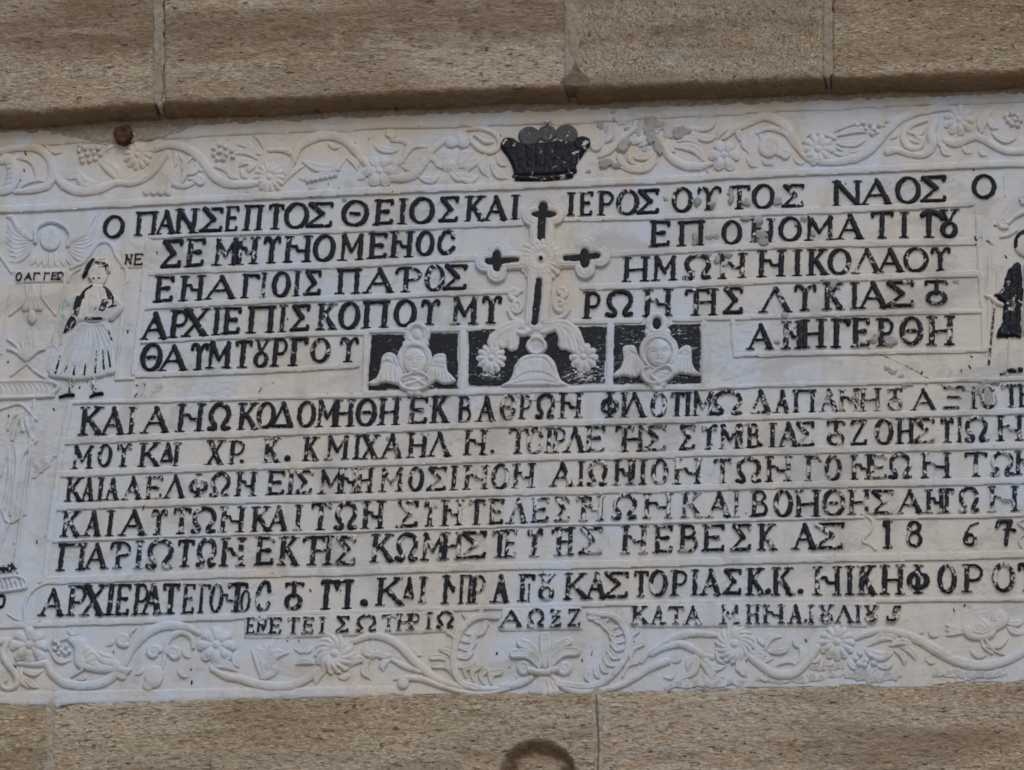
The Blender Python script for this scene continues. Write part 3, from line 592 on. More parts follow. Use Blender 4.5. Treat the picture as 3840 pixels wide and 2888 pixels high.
fillet([(556, 905), (535, 1113), (502, 1400)], 12)
fillet([(475, 1010), (455, 1200), (434, 1418)], 6); fillet([(434, 1420), (500, 1418)], 6)
fillet([(1374, 1250), (1366, 1466)], 10)
fillet([(1736, 1250), (1736, 1455)], 14); fillet([(2289, 1220), (2286, 1442)], 12); fillet([(2642, 1212), (2644, 1450)], 12)
fillet([(1366, 1478), (1750, 1470), (2300, 1454), (2655, 1450)], 11)
fillet([(270, 1508), (700, 1499), (1000, 1490), (1360, 1482)], 8)
fillet([(2660, 1452), (2900, 1443), (3350, 1432), (3700, 1421)], 8); fillet([(3640, 1424), (4000, 1412)], 7)
fillet([(2748, 1200), (2756, 1330)], 9); fillet([(2758, 1330), (3100, 1323), (3690, 1311)], 9)
fillet([(3668, 790), (3676, 1000), (3688, 1180), (3694, 1310)], 10)
fillet([(3712, 930), (3712, 1060), (3706, 1300)], 6)
between(6, 7, 240, 4000); between(7, 8, 225, 4000); between(8, 9, 210, 4000)
between(9, 10, 200, 3240, 0, .26, 4.5, 8); between(9, 10, 3290, 4000, 0, .26, 4, 7)
between(10, 11, 165, 3980, 4, .30, 12, 15)
fillet([(262, 1515), (232, 1660), (202, 1880), (168, 2160)], 11)
fillet([(128, 1500), (110, 1700), (92, 1850), (62, 2060), (50, 2180)], 6)
fillet([(-500, 2352), (0, 2345), (300, 2334), (560, 2326), (1000, 2305)], 12); fillet([(990, 2305), (1500, 2287), (1900, 2275), (2400, 2260), (2840, 2252), (3300, 2250), (3840, 2245), (4500, 2232)], 9)
fillet([(-500, 800), (30, 783), (300, 770), (550, 757), (950, 736), (1450, 712), (1890, 697)], 13, H=8); fillet([(1885, 697), (2500, 672), (2900, 648), (3300, 632), (3840, 608), (4500, 575)], 13, H=8)
fillet([(3765, 652), (3770, 735)], 2.5, H=2.5)
fillet([(3290, 1960), (3330, 2000), (3262, 1990)], 0.5, H=1) if False else None
R('border_moulding', [Poly([(-600, 400), (4500, 250), (4500, 345), (3840, 381), (3300, 403), (2840, 423), (2500, 444), (2160, 462), (1850, 474), (1500, 483), (1180, 492), (850, 508), (560, 522), (420, 545), (300, 530), (200, 545), (0, 548), (-600, 570)], H=6, bev=8, base=.2, sm=False)], 6, res=8, wob=5, wobs=60, rough=1.2)
R('border_moulding', [Poly([(-600, 2600), (0, 2590), (560, 2582), (1000, 2575), (1480, 2568), (1485, 2600), (1400, 2612), (950, 2620), (450, 2636), (230, 2640), (205, 2655), (180, 2646), (0, 2638), (-600, 2650)], H=4, bev=7, base=.2, sm=False)], 6, res=6, wob=4, wobs=60, rough=1.2)
# raised strips the small bottom line stands on
for q in ([(915, 2312), (1000, 2306), (1700, 2284), (1708, 2368), (1400, 2382), (1100, 2392), (915, 2394)], [(1880, 2276), (2182, 2268), (2184, 2362), (1872, 2366)],
          [(2370, 2262), (2845, 2252), (3290, 2254), (3250, 2350), (2900, 2350), (2375, 2354)]):
    R('raised_strip', [Poly(q, H=5, bev=4, sm=False)], 5, res=6, wob=2)
R('raised_strip', [Poly([(52, 1012), (245, 1006), (243, 1056), (60, 1062)], H=5, bev=4, sm=False)], 5, res=5)
R('raised_strip', [Poly([(455, 944), (548, 936), (546, 1002), (452, 1006)], H=5, bev=4, sm=False)], 5, res=5)

# ------------------------------------------------------------------ black painted panels
def panel(pts, wf0):
    wf = lambda X, Y: wf0(X, Y)-.035+.04*fbm(X/26, Y/4.5, 77, 2)
    relief('painted_panel', plaque, [Poly(pts, H=3.0, bev=3, base=.6, sm=True, n=3)], PANELM, href=3, res=3, wob=4, wobs=16, paint=lambda X, Y, S: np.clip(.45+S*.2, 0, 1), wear=wf)
def rr(x0, y0, x1, y1, x2, y2, x3, y3, q=9):   # corner-rounded quad
    P = [(x0, y0), (x1, y1), (x2, y2), (x3, y3)]; out = []
    for i in range(4):
        a = np.array(P[i], float); p = np.array(P[i-1], float); n = np.array(P[(i+1) % 4], float)
        u = (p-a)/np.linalg.norm(p-a)*q; v = (n-a)/np.linalg.norm(n-a)*q
        out += [tuple(a+u), tuple(a+(u+v)*0.18), tuple(a+v)]
        m = (a+n)/2; out += [tuple(a+(n-a)*.35+rnd.uniform(-1.5, 1.5)), tuple(a+(n-a)*.65+rnd.uniform(-1.5, 1.5))]
    return out
panel(rr(1392, 1254, 1718, 1246, 1716, 1455, 1380, 1464), lambda X, Y: .36+.05*fbm(X/60, Y/20, 3)+.05*(X > 1600)*(Y > 1400))
panel(rr(1756, 1236, 2276, 1222, 2268, 1438, 1756, 1448), lambda X, Y: .37+.03*fbm(X/50, Y/25, 3)+.16*np.exp(-(((X-2190)/75)**2+((Y-1410)/32)**2))+.15*np.exp(-(((X-1840)/55)**2+((Y-1402)/22)**2))+.07*np.exp(-(((X-2255)/22)**2+((Y-1330)/100)**2)))
panel(rr(2303, 1218, 2626, 1212, 2628, 1438, 2298, 1440), lambda X, Y: .405+.04*fbm(X/50, Y/25, 9)+.03*(Y > 1400))

# ------------------------------------------------------------------ angels, mound, leaves in the panels
def dabs(tile, lst, k=.3, b=.5):
    segs = [(np.array([(q[0], q[1]) for q in (T(tile, *pts) if tile in TILE else pts)], float), r if hasattr(r, '__len__') else [r]*len(pts)) for pts, r in lst]
    return lambda X, Y, S: np.clip(np.maximum.reduce([seg_dist(X, Y, P, r) for P, r in segs])*k+b, 0, 1)
def Z6(*p): return [(1350+a/5.53, 1200+b/5.53) for a, b in p]
def face(cx, cy, k, head, name='angel_face', hs=1.0):
    """small carved face: brows, eyes, nose, mouth as raised strokes on a domed oval"""
    sh = [Ell(cx, cy, 43*k, 50*k, H=20, bev=22*k, base=.55)]
    for sg in (-1, 1):
        sh += [Stroke([(cx+sg*8*k, cy-14*k), (cx+sg*20*k, cy-20*k), (cx+sg*33*k, cy-13*k)], 2.4*k, 23.5, base=.6)]
        sh += [Ell(cx+sg*19*k, cy-7*k, 8*k, 3.6*k, H=23, base=.85)]
    sh += [Stroke([(cx, cy-16*k), (cx, cy+2*k), (cx, cy+8*k)], [2.5*k, 3.6*k, 5.5*k], 26, base=.6), Stroke([(cx-10*k, cy+20*k), (cx, cy+18*k), (cx+10*k, cy+20*k)], 2.6*k, 23.5, base=.6), Ell(cx, cy+34*k, 10*k, 6*k, H=22.5, base=.85)]
    mods = [Groove([(cx-27*k, cy-2*k), (cx-19*k, cy-1*k), (cx-10*k, cy-3*k)], 1.8, 2.5), Groove([(cx+27*k, cy-2*k), (cx+19*k, cy-1*k), (cx+10*k, cy-3*k)], 1.8, 2.5), Groove([(cx-11*k, cy+25*k), (cx, cy+26*k), (cx+11*k, cy+25*k)], 1.8, 2.5), Groove([(cx-24*k, cy-9*k), (cx-19*k, cy-12*k), (cx-11*k, cy-9*k)], 1.5, 2), Groove([(cx+24*k, cy-9*k), (cx+19*k, cy-12*k), (cx+11*k, cy-9*k)], 1.5, 2)]
    for e in sh: e.H = (20+(e.H-20)*.62)*hs
    for e in mods: e.d *= .75*hs
    R(name, sh, 18*hs, res=2.4, mods=mods, wob=.4)
def wing_grooves(P0, P1, n, w=2.6, d=4.5):
    g = []
    for i in range(n):
        t = (i+.5)/n; a = P0[0]+(P0[1]-P0[0])*t; b = P1[0]+(P1[1]-P1[0])*t; m = (a*.45+b*.55)+np.array([P0[2], 0])
        g.append(Groove([tuple(a), tuple(m), tuple(b)], w, d))
    return g
def A_(x, y): return np.array([x, y], float)
# angel one
part_group('winged_angel', 'round-faced winged head with a plain white disc above it')
R('wing', [Poly(Z6((740, 720), (600, 655), (460, 730), (420, 900), (380, 1080), (300, 1200), (160, 1285), (190, 1335), (340, 1340), (430, 1295), (560, 1290), (700, 1310), (800, 1330), (900, 1100), (800, 900)), H=15, bev=9, kind='d')], 13, res=3,
  mods=wing_grooves((A_(1432, 1352), A_(1484, 1352), -3), (A_(1392, 1438), A_(1490, 1436)), 5)+[Groove(Z6((450, 900), (560, 860), (700, 920)), 2.4, 4), Groove(Z6((480, 780), (560, 740), (640, 780)), 2.2, 3.5), Groove(Z6((640, 700), (700, 860), (760, 1000)), 2.4, 4)])
R('wing', [Poly(Z6((1440, 900), (1500, 760), (1580, 695), (1700, 678), (1780, 720), (1790, 900), (1820, 1050), (1975, 1225), (1900, 1300), (1740, 1320), (1650, 1290), (1560, 1250), (1440, 1320), (1350, 1150)), H=15, bev=9, kind='d')], 13, res=3,
  mods=wing_grooves((A_(1624, 1358), A_(1668, 1362), 3), (A_(1618, 1432), A_(1694, 1424)), 5)+[Groove(Z6((1480, 960), (1600, 960), (1720, 990)), 2.4, 4), Groove(Z6((1540, 800), (1640, 760), (1740, 790)), 2.2, 3.5)])
R('halo', [Ell(1554, 1342, 66, 68, H=15, bev=10), Stroke(Z6((980, 480), (1140, 520), (1310, 480)), 14, 14)], 13, res=3, mods=[Cut(Ell(1554, 1352, 46, 52), 8, 5), Groove(Z6((830, 700), (900, 600), (1130, 545), (1350, 620), (1420, 750)), 2.5, 3.5), Groove(Z6((800, 800), (830, 980), (960, 1080)), 2.5, 4)])
face(1554, 1354, 1.0, 0)
R('rosette', [Ell(1563, 1252, 50, 47, H=14, bev=8), Stroke(Z6((930, 480), (1150, 470), (1370, 480)), 11, 13)], 12, res=3, mods=[Cut(Ell(1563, 1252, 24, 27), 7, 5), Groove(Z6((920, 300), (1000, 420), (1150, 440), (1330, 390), (1420, 280)), 2.3, 4), Groove(Z6((930, 200), (1030, 240), (1020, 380)), 2.3, 4), Groove(Z6((1330, 190), (1370, 280), (1340, 380)), 2.3, 4)])
R('rosette', [Ell(1563, 1252, 18, 21, H=13)], 12, res=2.5)
R('knotted_ribbon', [Stroke(Z6((1050, 1040), (1250, 1090), (1400, 1180), (1430, 1290), (1330, 1400), (1120, 1450), (900, 1400), (810, 1270), (880, 1170), (1020, 1130), (1130, 1040)), 8.5, 19), Stroke(Z6((900, 1250), (1100, 1200), (1330, 1330)), 6, 16), Stroke(Z6((900, 1340), (1120, 1290), (1330, 1200)), 6, 16), Ell(1556, 1424, 48, 30, H=11, base=.7), Ell(1540, 1470, 17, 14, H=15), Ell(1566, 1474, 17, 14, H=15)], 13, res=3)
# angel two
part_group('winged_angel', 'round-faced winged head under a ring painted black inside')
def G_(*p): return T('G', *p)
R('wing', [Poly(G_((958, 670), (1000, 645), (1065, 655), (1095, 740), (1150, 820), (1110, 880), (1060, 915), (980, 900), (888, 912), (880, 890), (940, 830), (965, 760)), H=15, bev=9, kind='d')], 13, res=3,
  mods=wing_grooves((A_(2338, 1330), A_(2388, 1325), -3), (A_(2312, 1405), A_(2390, 1405)), 5)+[Groove(G_((970, 720), (1020, 700), (1080, 740)), 2.3, 4)])
R('wing', [Poly(G_((1400, 760), (1430, 680), (1490, 645), (1530, 670), (1535, 780), (1560, 840), (1612, 895), (1560, 900), (1500, 890), (1440, 880), (1380, 900), (1350, 830)), H=15, bev=9, kind='d')], 13, res=3,
  mods=wing_grooves((A_(2548, 1325), A_(2590, 1330), 3), (A_(2535, 1396), A_(2612, 1398)), 5)+[Groove(G_((1420, 740), (1470, 700), (1525, 720)), 2.3, 4)])
R('halo', [Ell(2470, 1315, 75, 73, H=15, bev=10), Stroke(G_((1170, 540), (1250, 560), (1330, 540)), 14, 14)], 13, res=3, mods=[Cut(Ell(2470, 1322, 50, 54), 8, 5), Groove(G_((1120, 680), (1160, 600), (1260, 570), (1360, 600), (1400, 690)), 2.5, 3)])
face(2470, 1322, 1.06, 0)
R('rosette', [Ell(2463, 1212, 44, 44, H=15, bev=8), Ell(2432, 1240, 16, 14, H=13), Ell(2497, 1240, 16, 14, H=13)], 13, res=3, mods=[Cut(Ell(2463, 1211, 19, 24), 9, 4)])
relief('painted_gem', plaque, [Ell(2463, 1211, 17, 23, H=12, bev=6, base=.7)], MARBLE, href=12, res=2.5, paint=1.0, wear=.3)
R('knotted_ribbon', [Stroke(G_((1180, 830), (1130, 850), (1130, 910), (1180, 960), (1260, 960), (1350, 920), (1380, 860), (1330, 820), (1250, 850), (1200, 900), (1270, 960)), 8, 18), Ell(2463, 1398, 50, 30, H=11, base=.7), Ell(2450, 1440, 18, 16, H=15), Ell(2482, 1438, 18, 16, H=15), Ell(2466, 1456, 22, 10, H=13)], 13, res=3,
  mods=[Groove(G_((1280, 850), (1330, 860)), 2, 3), Groove(G_((1270, 880), (1330, 890)), 2, 3)])
# mound and knob
part_group('cross_base', 'white mound, knob, curling leaves and two flowers under the cross')
def Z5(*p): return [(1750+a/4.022, 1180+b/4.022) for a, b in p]
arc1 = Z5((650, 1000), (760, 800), (860, 690), (1060, 650), (1200, 690), (1290, 830), (1400, 1010))
arc2 = Z5((700, 1000), (860, 900), (1060, 870), (1250, 920), (1390, 1020))
mg = [Groove(arc1, 2.2, 4), Groove(arc2, 2.2, 4), Groove(Z5((700, 1040), (1050, 990), (1400, 1040)), 2.2, 4)]
for i in range(13):
    t = i/12.0; q = math.pi*(1-t); ex, ey = 1750+(1030+375*math.cos(q))/4.022, 1180+(1000-375*math.sin(q))/4.022
    mg.append(Groove([(ex, ey), (ex+8*math.cos(q), ey-8*math.sin(q))], 1.8, 3, sm=False))
for i in range(9):
    t = (i+1)/10.0; x = 780+t*520; y = 975-75*math.sin(math.pi*t); mg.append(Groove(Z5((x, y), (x+12, y-50)), 1.6, 2.5, sm=False))
R('carved_mound', [Poly(Z5((530, 1075), (640, 980), (690, 880), (720, 760), (800, 650), (900, 590), (1060, 570), (1200, 590), (1320, 700), (1370, 860), (1430, 980), (1530, 1070), (1050, 1090)), H=14, bev=10)], 12, res=3, mods=mg)
R('carved_knob', [Ell(2011, 1295, 41, 34, H=17, bev=12), Ell(2013, 1262, 26, 16, H=14)], 13, res=3, mods=[Cut(Ell(2011, 1296, 25, 24), 9, 5)]+[Groove(Z5((985, 400+30*i), (1050, 390+30*i), (1115, 405+30*i)), 1.6, 3) for i in range(5)])
R('acanthus_leaf', [Poly(Z5((360, 260), (560, 160), (800, 110), (960, 170), (975, 310), (810, 290), (785, 420), (740, 525), (640, 500), (560, 470), (470, 500), (400, 480), (305, 420), (320, 330)), H=8, bev=6), Stroke(Z5((960, 210), (800, 140), (600, 180), (440, 300), (360, 430)), [9, 17, 20, 16, 13], 15, vein=3), Stroke(Z5((900, 170), (760, 170), (690, 300), (680, 480)), [9, 15, 18, 16], 16, vein=3), Stroke(Z5((700, 200), (600, 320), (530, 440)), [12, 18, 15], 14, vein=3), Stroke(Z5((760, 260), (860, 280), (960, 230)), 10, 15), Ell(1975, 1240, 14, 14, H=14)], 13, res=3)
R('acanthus_leaf', [Poly(Z5((1100, 200), (1200, 120), (1500, 110), (1680, 180), (1740, 330), (1780, 460), (1650, 560), (1540, 540), (1460, 490), (1370, 450), (1390, 260), (1240, 250), (1165, 340)), H=8, bev=6), Stroke(Z5((1120, 220), (1260, 140), (1500, 150), (1660, 300), (1740, 470)), [9, 17, 20, 16, 13], 15, vein=3), Stroke(Z5((1180, 190), (1340, 160), (1440, 300), (1450, 460)), [9, 15, 18, 16], 16, vein=3), Stroke(Z5((1420, 180), (1560, 330), (1620, 500)), [12, 18, 18], 14, vein=3), Stroke(Z5((1130, 260), (1230, 240), (1330, 190)), 10, 15)], 13, res=3)
R('flower', [Flower(1842, 1341, 54, 12, H=16)], 13, res=2.8); R('flower', [Flower(2188, 1338, 53, 10, H=16)], 13, res=2.8)

# ------------------------------------------------------------------ cross
part_group('cross', 'large raised white cross with trefoil ends and black painted hollows')
def quat(cs): return [Ell(x, y, r, r, H=15, bev=8, base=.5) for x, y, r in cs]
ins_top = [Ell(2036, 777, 18, 22), Stroke([(2036, 790), (2032, 840), (2028, 898)], [15, 16, 14], sm=False), Ell(2040, 802, 46, 15)]
ins_right = [Stroke([(2120, 968), (2160, 967), (2232, 958)], [10, 12, 11], sm=False), Ell(2193, 967, 20, 38), Ell(2232, 958, 20, 12)]
ins_left = [Stroke([(1830, 978), (1880, 977), (1938, 974)], [11, 12, 9], sm=False), Ell(1863, 977, 19, 42), Ell(1839, 979, 20, 14)]
ins_bot = [Stroke([(2021, 1053), (2014, 1130), (2005, 1206)], [12, 14, 13], sm=False)]
rim = lambda X, Y, S, h: h - np.where(h > 9.6, 3.2*np.exp(-((S-10)/2.6)**2), 0)
def cuts(lst): return [Cut(q, 9, 5) for q in lst]
R('cross_arm', quat([(2036, 770, 38), (1998, 806, 42), (2077, 800, 42)])+[Poly([(1986, 800), (2082, 798), (2076, 930), (1982, 930)], H=15, bev=8, base=.5, sm=False)], 13, res=3, mods=cuts(ins_top)+[], extra=rim)
R('cross_arm', quat([(2250, 960, 39), (2196, 924, 38), (2194, 1006, 38)])+[Poly([(2060, 936), (2210, 930), (2210, 1000), (2060, 1002)], H=15, bev=8, base=.5, sm=False)], 13, res=3, mods=cuts(ins_right), extra=rim)
R('cross_arm', quat([(1818, 980, 38), (1868, 938, 38), (1862, 1020, 38)])+[Poly([(1850, 944), (2000, 938), (2000, 1006), (1850, 1012)], H=15, bev=8, base=.5, sm=False)], 13, res=3, mods=cuts(ins_left), extra=rim)
R('cross_arm', [Poly([(1978, 1000), (2072, 998), (2056, 1218), (1966, 1222)], H=15, bev=8, base=.5, sm=False), Ell(2010, 1225, 34, 28, H=15)], 13, res=3, mods=cuts(ins_bot), extra=rim)
for q in (ins_top, ins_right, ins_left, ins_bot):
    for e in q: e.H = 12.0; e.kind = 'b'; e.bev = 5; e.base = .9
    relief('painted_inset', plaque, q, MARBLE, href=11, res=2.8, paint=lambda X, Y, S: np.clip(.6+S*.2, 0, 1), wear=.33, wob=2.5, wobs=12)
R('rosette', [Flower(2028, 966, 86, 20, H=18, lobes=.035, boss=.11, gr=3.2, twist=.25)], 14, res=3, mods=[Groove([(2028+52*math.cos(q*.5236), 966+52*math.sin(q*.5236)) for q in range(13)], 2.5, 2.5)])
relief('painted_dot', plaque, [Ell(2028, 966, 8, 8, H=26, base=.8)], MARBLE, href=20, res=2, paint=1.0, wear=.25, bottom=10)
R('scroll', [Spiral(1930, 1098, 33, 1.1, 100, 1, 10), Stroke([(1948, 1122), (1925, 1138), (1938, 1160)], 7, 11)], 10, res=3)
R('scroll', [Spiral(1932, 1150, 36, 1.1, -60, 1, 10), Stroke([(1905, 1165), (1925, 1195), (1965, 1205)], [7, 9, 7], 11)], 10, res=3)
R('scroll', [Spiral(2104, 1093, 32, 1.1, 80, -1, 10), Stroke([(2090, 1118), (2105, 1128), (2118, 1135)], 7, 11)], 10, res=3)
R('scroll', [Spiral(2104, 1147, 37, 1.1, -120, -1, 10), Stroke([(2134, 1160), (2110, 1185), (2062, 1200)], [7, 9, 7], 11)], 10, res=3)

# ------------------------------------------------------------------ crown
part_group('crown', 'black painted crown with faded grey lobes')
def Cc(*p): return T('C', *p)
crown_w = lambda X, Y: .335+.05*fbm(X/40, Y/20, 4)+.07*np.exp(-(((X-2110)/60)**2+((Y-618)/16)**2))+.10*np.exp(-(((X-2165)/20)**2+((Y-590)/30)**2))+.05*np.exp(-(((X-2040)/80)**2+((Y-660)/12)**2))
relief('crown', plaque, [Poly([(1876, 548), (1884, 520), (1920, 514), (1960, 536), (2010, 532), (2060, 528), (2110, 518), (2150, 524), (2180, 508), (2208, 516), (2212, 540), (2190, 570), (2160, 615), (2143, 650), (1935, 662), (1926, 640), (1905, 590)], H=14, bev=12), ], MARBLE, href=12, res=3, paint=.95, wear=crown_w, rough=2.5,
       mods=[Groove(T('C', (60+i*85, 430-i*4), (95+i*70, 620-i*3)), 4, 2.2) for i in range(7)])
relief('crown', plaque, [Stroke([(1936, 664), (2010, 668), (2080, 664), (2140, 652)], [9, 11, 11, 10], 17)], MARBLE, href=13, res=3, paint=.95, wear=.40, rough=1.5).name = 'crown_rim'
for cx, cy, r, wv in ((1984, 503, 42, .36), (2051, 492, 35, .36), (2123, 496, 42, .35)):
    relief('crown_lobe', plaque, [Ell(cx, cy+4, r, r*.85, H=7.5, bev=6, base=.6)], FADED, href=11, res=3, paint=.9, wear=wv, rough=1, mods=[Groove([(cx-8, cy-10), (cx+8, cy), (cx-2, cy+16)], 4, 1.2)])
for cx, cy, r in ((1905, 538, 31), (2178, 536, 33)):
    relief('crown_lobe', plaque, [Ell(cx, cy, r, r*.85, H=17, bev=14)], MARBLE, href=14, res=3, paint=.95, wear=.41, mods=[Groove([(cx-12, cy-4), (cx, cy-12), (cx+12, cy), (cx+2, cy+12)], 2.5, 4)])
relief('crown_finial', plaque, [Stroke([(2051, 448), (2052, 468)], 4, 11), Stroke([(2040, 455), (2064, 453)], 3.5, 11)], MARBLE, href=10, res=2.4, paint=.8, wear=.46)

CUR[0] = None
# ------------------------------------------------------------------ vine friezes
def vine(t, pts, r=15, H=13):
    st0 = Stroke(T(t, *pts), r, H*.8, base=.4, bev=(max(r) if hasattr(r, '__len__') else r)*.7); st0.edge = 2.2
    R('vine_stem', [st0], H*.6, res=4, wob=2, wobs=30, mods=[])
def leaf(t, x0, y0, x1, y1, w, bend=.2, H=11): a = tp(t, x0, y0); b = tp(t, x1, y1); return Leaf(a[0], a[1], b[0], b[1], w, bend, H)
def petal(t, x0, y0, x1, y1, w, bend=.2, H=12): a = tp(t, x0, y0); b = tp(t, x1, y1); return Petal(a[0], a[1], b[0], b[1], w, bend, H)
def leaves(t, lst, H=11, name='leaf'):
    for q in lst: R(name, [leaf(t, *q[:4], q[4], q[5] if len(q) > 5 else .2, H)], H*.8, res=3.6)
def flower(t, x, y, R0, n=10, **kw): c = tp(t, x, y); R('flower', [Flower(c[0], c[1], R0/2.212, n, **kw)], 11, res=3.4)
def grapes(t, pts, r=9):
    R('grape_cluster', [Ell(*tp(t, x, y), r, r, H=13, base=.35) for x, y in pts], 10, res=2.8)
def scroll(t, x, y, R0, a0=90, sgn=1, turns=1.4): c = tp(t, x, y); R('scroll', [Spiral(c[0], c[1], R0/2.212, turns, a0, sgn)], 9, res=3.2)
# top, left part
vine('A', [(-300, 560), (-150, 470), (0, 470), (130, 450), (260, 440), (370, 490), (425, 580), (430, 690), (380, 765), (250, 800), (120, 815)], [16, 16, 14, 13, 15, 16, 17, 17, 15, 13, 8])
vine('A', [(440, 660), (530, 760), (660, 805), (820, 790), (950, 740), (1100, 740), (1230, 680), (1310, 590), (1380, 490)], [13, 17, 18, 17, 13, 12, 13, 13, 12])
vine('A', [(1300, 450), (1420, 420), (1560, 460), (1680, 560), (1780, 690), (1900, 745), (2030, 750), (2130, 740)], [12, 16, 17, 18, 18, 16, 14, 12])
R('leaf', [Stroke(T('A', (0, 560), (60, 540), (110, 620), (90, 740), (20, 800), (-40, 790)), [14, 22, 26, 26, 20, 10], 13)], 10, res=3.6, mods=[Groove(T('A', (0, 600+i*45), (90, 590+i*40)), 2.6, 4.5, sm=False) for i in range(5)])
leaves('A', [(130, 530, 290, 680, 11, -.3), (370, 420, 520, 480, 10, .15), (150, 790, 400, 740, 10, -.2), (640, 640, 810, 740, 22, .25), (830, 560, 1000, 730, 24, -.1), (640, 660, 760, 720, 10), (1040, 710, 1200, 620, 14, .2)])
grapes('A', [(650, 470), (700, 450), (760, 450), (670, 520), (720, 500), (780, 490), (830, 500), (680, 560), (740, 555), (790, 540), (660, 430), (810, 450)])
flower('A', 1140, 510, 112, 11)
R('leaf', [Stroke(T('A', (1390, 560), (1370+dx, 690), (1330+dx*2.0, 815)), [7, 9, 13], 12) for dx in (-60, -30, 0, 30)], 10, res=3.4)
vine('A', [(1400, 500), (1420, 640), (1430, 740), (1520, 770), (1600, 740)], [12, 13, 10, 9, 9], 11)
scroll('A', 1655, 725, 62, 180, 1)
leaves('A', [(1500, 740, 1480, 500, 12, .2), (1520, 650, 1600, 520, 13, -.2), (1540, 660, 1640, 590, 12, .2), (1450, 600, 1440, 470, 9, .1), (1560, 700, 1660, 660, 8)])
grapes('A', [(1770, 450), (1820, 420), (1870, 440), (1920, 470), (1770, 500), (1820, 480), (1870, 500), (1800, 540), (1850, 540), (1930, 520)])
leaves('A', [(2120, 520, 1960, 420, 12, .2), (2130, 540, 1950, 500, 13), (2110, 580, 1980, 600, 14), (2120, 590, 2060, 650, 13), (2160, 500, 2060, 360, 11, -.2), (2180, 450, 2100, 350, 9)])
flower('B', 130, 690, 125, 14)
vine('B', [(130, 470), (250, 470), (330, 510), (320, 600), (270, 670)], [8, 10, 10, 8, 5], 11)
vine('B', [(340, 560), (370, 450), (480, 370), (630, 345), (760, 385), (860, 490), (950, 600)], [10, 16, 18, 18, 18, 17, 12])
leaves('B', [(250, 740, 420, 600, 10, -.1), (420, 560, 780, 520, 20, .22), (700, 520, 720, 640, 12, .2), (770, 530, 860, 640, 13, -.2), (560, 600, 680, 540, 12), (440, 720, 700, 660, 13, -.05)])
grapes('B', [(450+i*38, 725-i*9) for i in range(7)], 8)
flower('B', 1045, 640, 128, 6, lobes=.16, H=14)
vine('B', [(1120, 700), (1230, 700), (1340, 660), (1420, 560), (1480, 460), (1590, 380)], [12, 17, 18, 15, 16, 10])
scroll('B', 1130, 335, 58, 60, -1); vine('B', [(1150, 385), (1240, 390), (1295, 440), (1260, 510), (1210, 580)], [8, 10, 12, 10, 8], 11)
leaves('B', [(1190, 470, 990, 420, 13, -.1), (1240, 570, 1440, 440, 14, -.3), (1230, 600, 1400, 540, 13, .3), (1390, 540, 1530, 610, 12, -.3), (1380, 690, 1540, 650, 14, .3), (1520, 590, 1640, 590, 7)])
R('leaf', [leaf('B', 1640, 560, 1600, 640, 18), leaf('B', 1680, 640, 1600, 600, 16), leaf('B', 1720, 600, 1820, 480, 20, -.2), leaf('B', 1760, 640, 1910, 560, 18, -.2), leaf('B', 1700, 660, 1860, 680, 20, .2), leaf('B', 1640, 640, 1760, 690, 16)], 10, res=3.6)
R('leaf', [Ell(*tp('B', 1640, 400), 24, 22, H=13), Ell(*tp('B', 1740, 400), 26, 24, H=13), Ell(*tp('B', 1700, 350), 20, 18, H=11)], 10, res=3.6)
R('scroll', [Stroke(T('B', (1780, 300), (1900, 290), (2010, 340), (2040, 420), (1980, 480), (1880, 460), (1800, 380), (1830, 340), (1920, 400), (1980, 400)), [6, 9, 10, 10, 11, 11, 9, 6, 8, 6], 11)], 9, res=3.4)
leaves('B', [(1930, 500, 1950, 690, 14, .2), (1980, 560, 2110, 700, 15, .2), (2020, 500, 2100, 600, 9)])
# top, right part (partly broken and patched)
scroll('C', 745, 430, 60, 200, -1)
vine('C', [(770, 520), (850, 480), (920, 400), (990, 340), (1080, 280)], [8, 12, 13, 12, 7], 11)
leaves('C', [(820, 400, 850, 270, 14, .2), (940, 600, 1250, 440, 18, .3), (930, 500, 1020, 600, 12, .2), (1010, 480, 1090, 590, 10), (1040, 520, 1240, 440, 15, .2), (1100, 430, 1180, 300, 14), (1000, 400, 1130, 310, 10, .3), (930, 560, 1250, 560, 13, .22)])
vine('C', [(1310, 430), (1350, 520), (1450, 585), (1580, 605), (1700, 580)], [12, 15, 16, 15, 8])
leaves('C', [(1400, 440, 1640, 560, 18, -.2), (1420, 390, 1600, 430, 14, -.2), (1330, 380, 1400, 480, 12), (1540, 330, 1760, 330, 13, .2), (1560, 290, 1740, 200, 12, .2), (1880, 280, 1740, 380, 13, .2), (1980, 300, 2010, 490, 13, .15), (1920, 280, 1990, 400, 12)])
flower('C', 1805, 510, 125, 6, lobes=.17)
vine('C', [(1800, 370), (1900, 290), (2020, 230), (2120, 190), (2220, 205), (2330, 290), (2400, 400), (2450, 480)], [8, 13, 16, 17, 18, 17, 16, 8])
scroll('D', 100, 560, 122, 20, -1, 1.6); scroll('D', 225, 615, 68, 180, 1)
vine('D', [(0, 430), (100, 400), (220, 430), (290, 500), (360, 600), (420, 660)], [7, 10, 12, 12, 10, 8], 11)
flower('D', 500, 570, 132, 10, lobes=.13)
vine('D', [(360, 520), (420, 450), (540, 440), (640, 480)], 8, 10)
vine('D', [(420, 660), (560, 680), (720, 665), (870, 620), (980, 530), (1070, 420), (1180, 320), (1330, 260), (1480, 235), (1640, 230)], [7, 12, 16, 17, 18, 18, 17, 16, 14, 8])
leaves('D', [(640, 420, 840, 350, 13, -.1), (650, 460, 960, 430, 13, -.1), (660, 520, 900, 490, 13, .1), (660, 560, 900, 560, 10, .1), (640, 600, 800, 560, 10)])
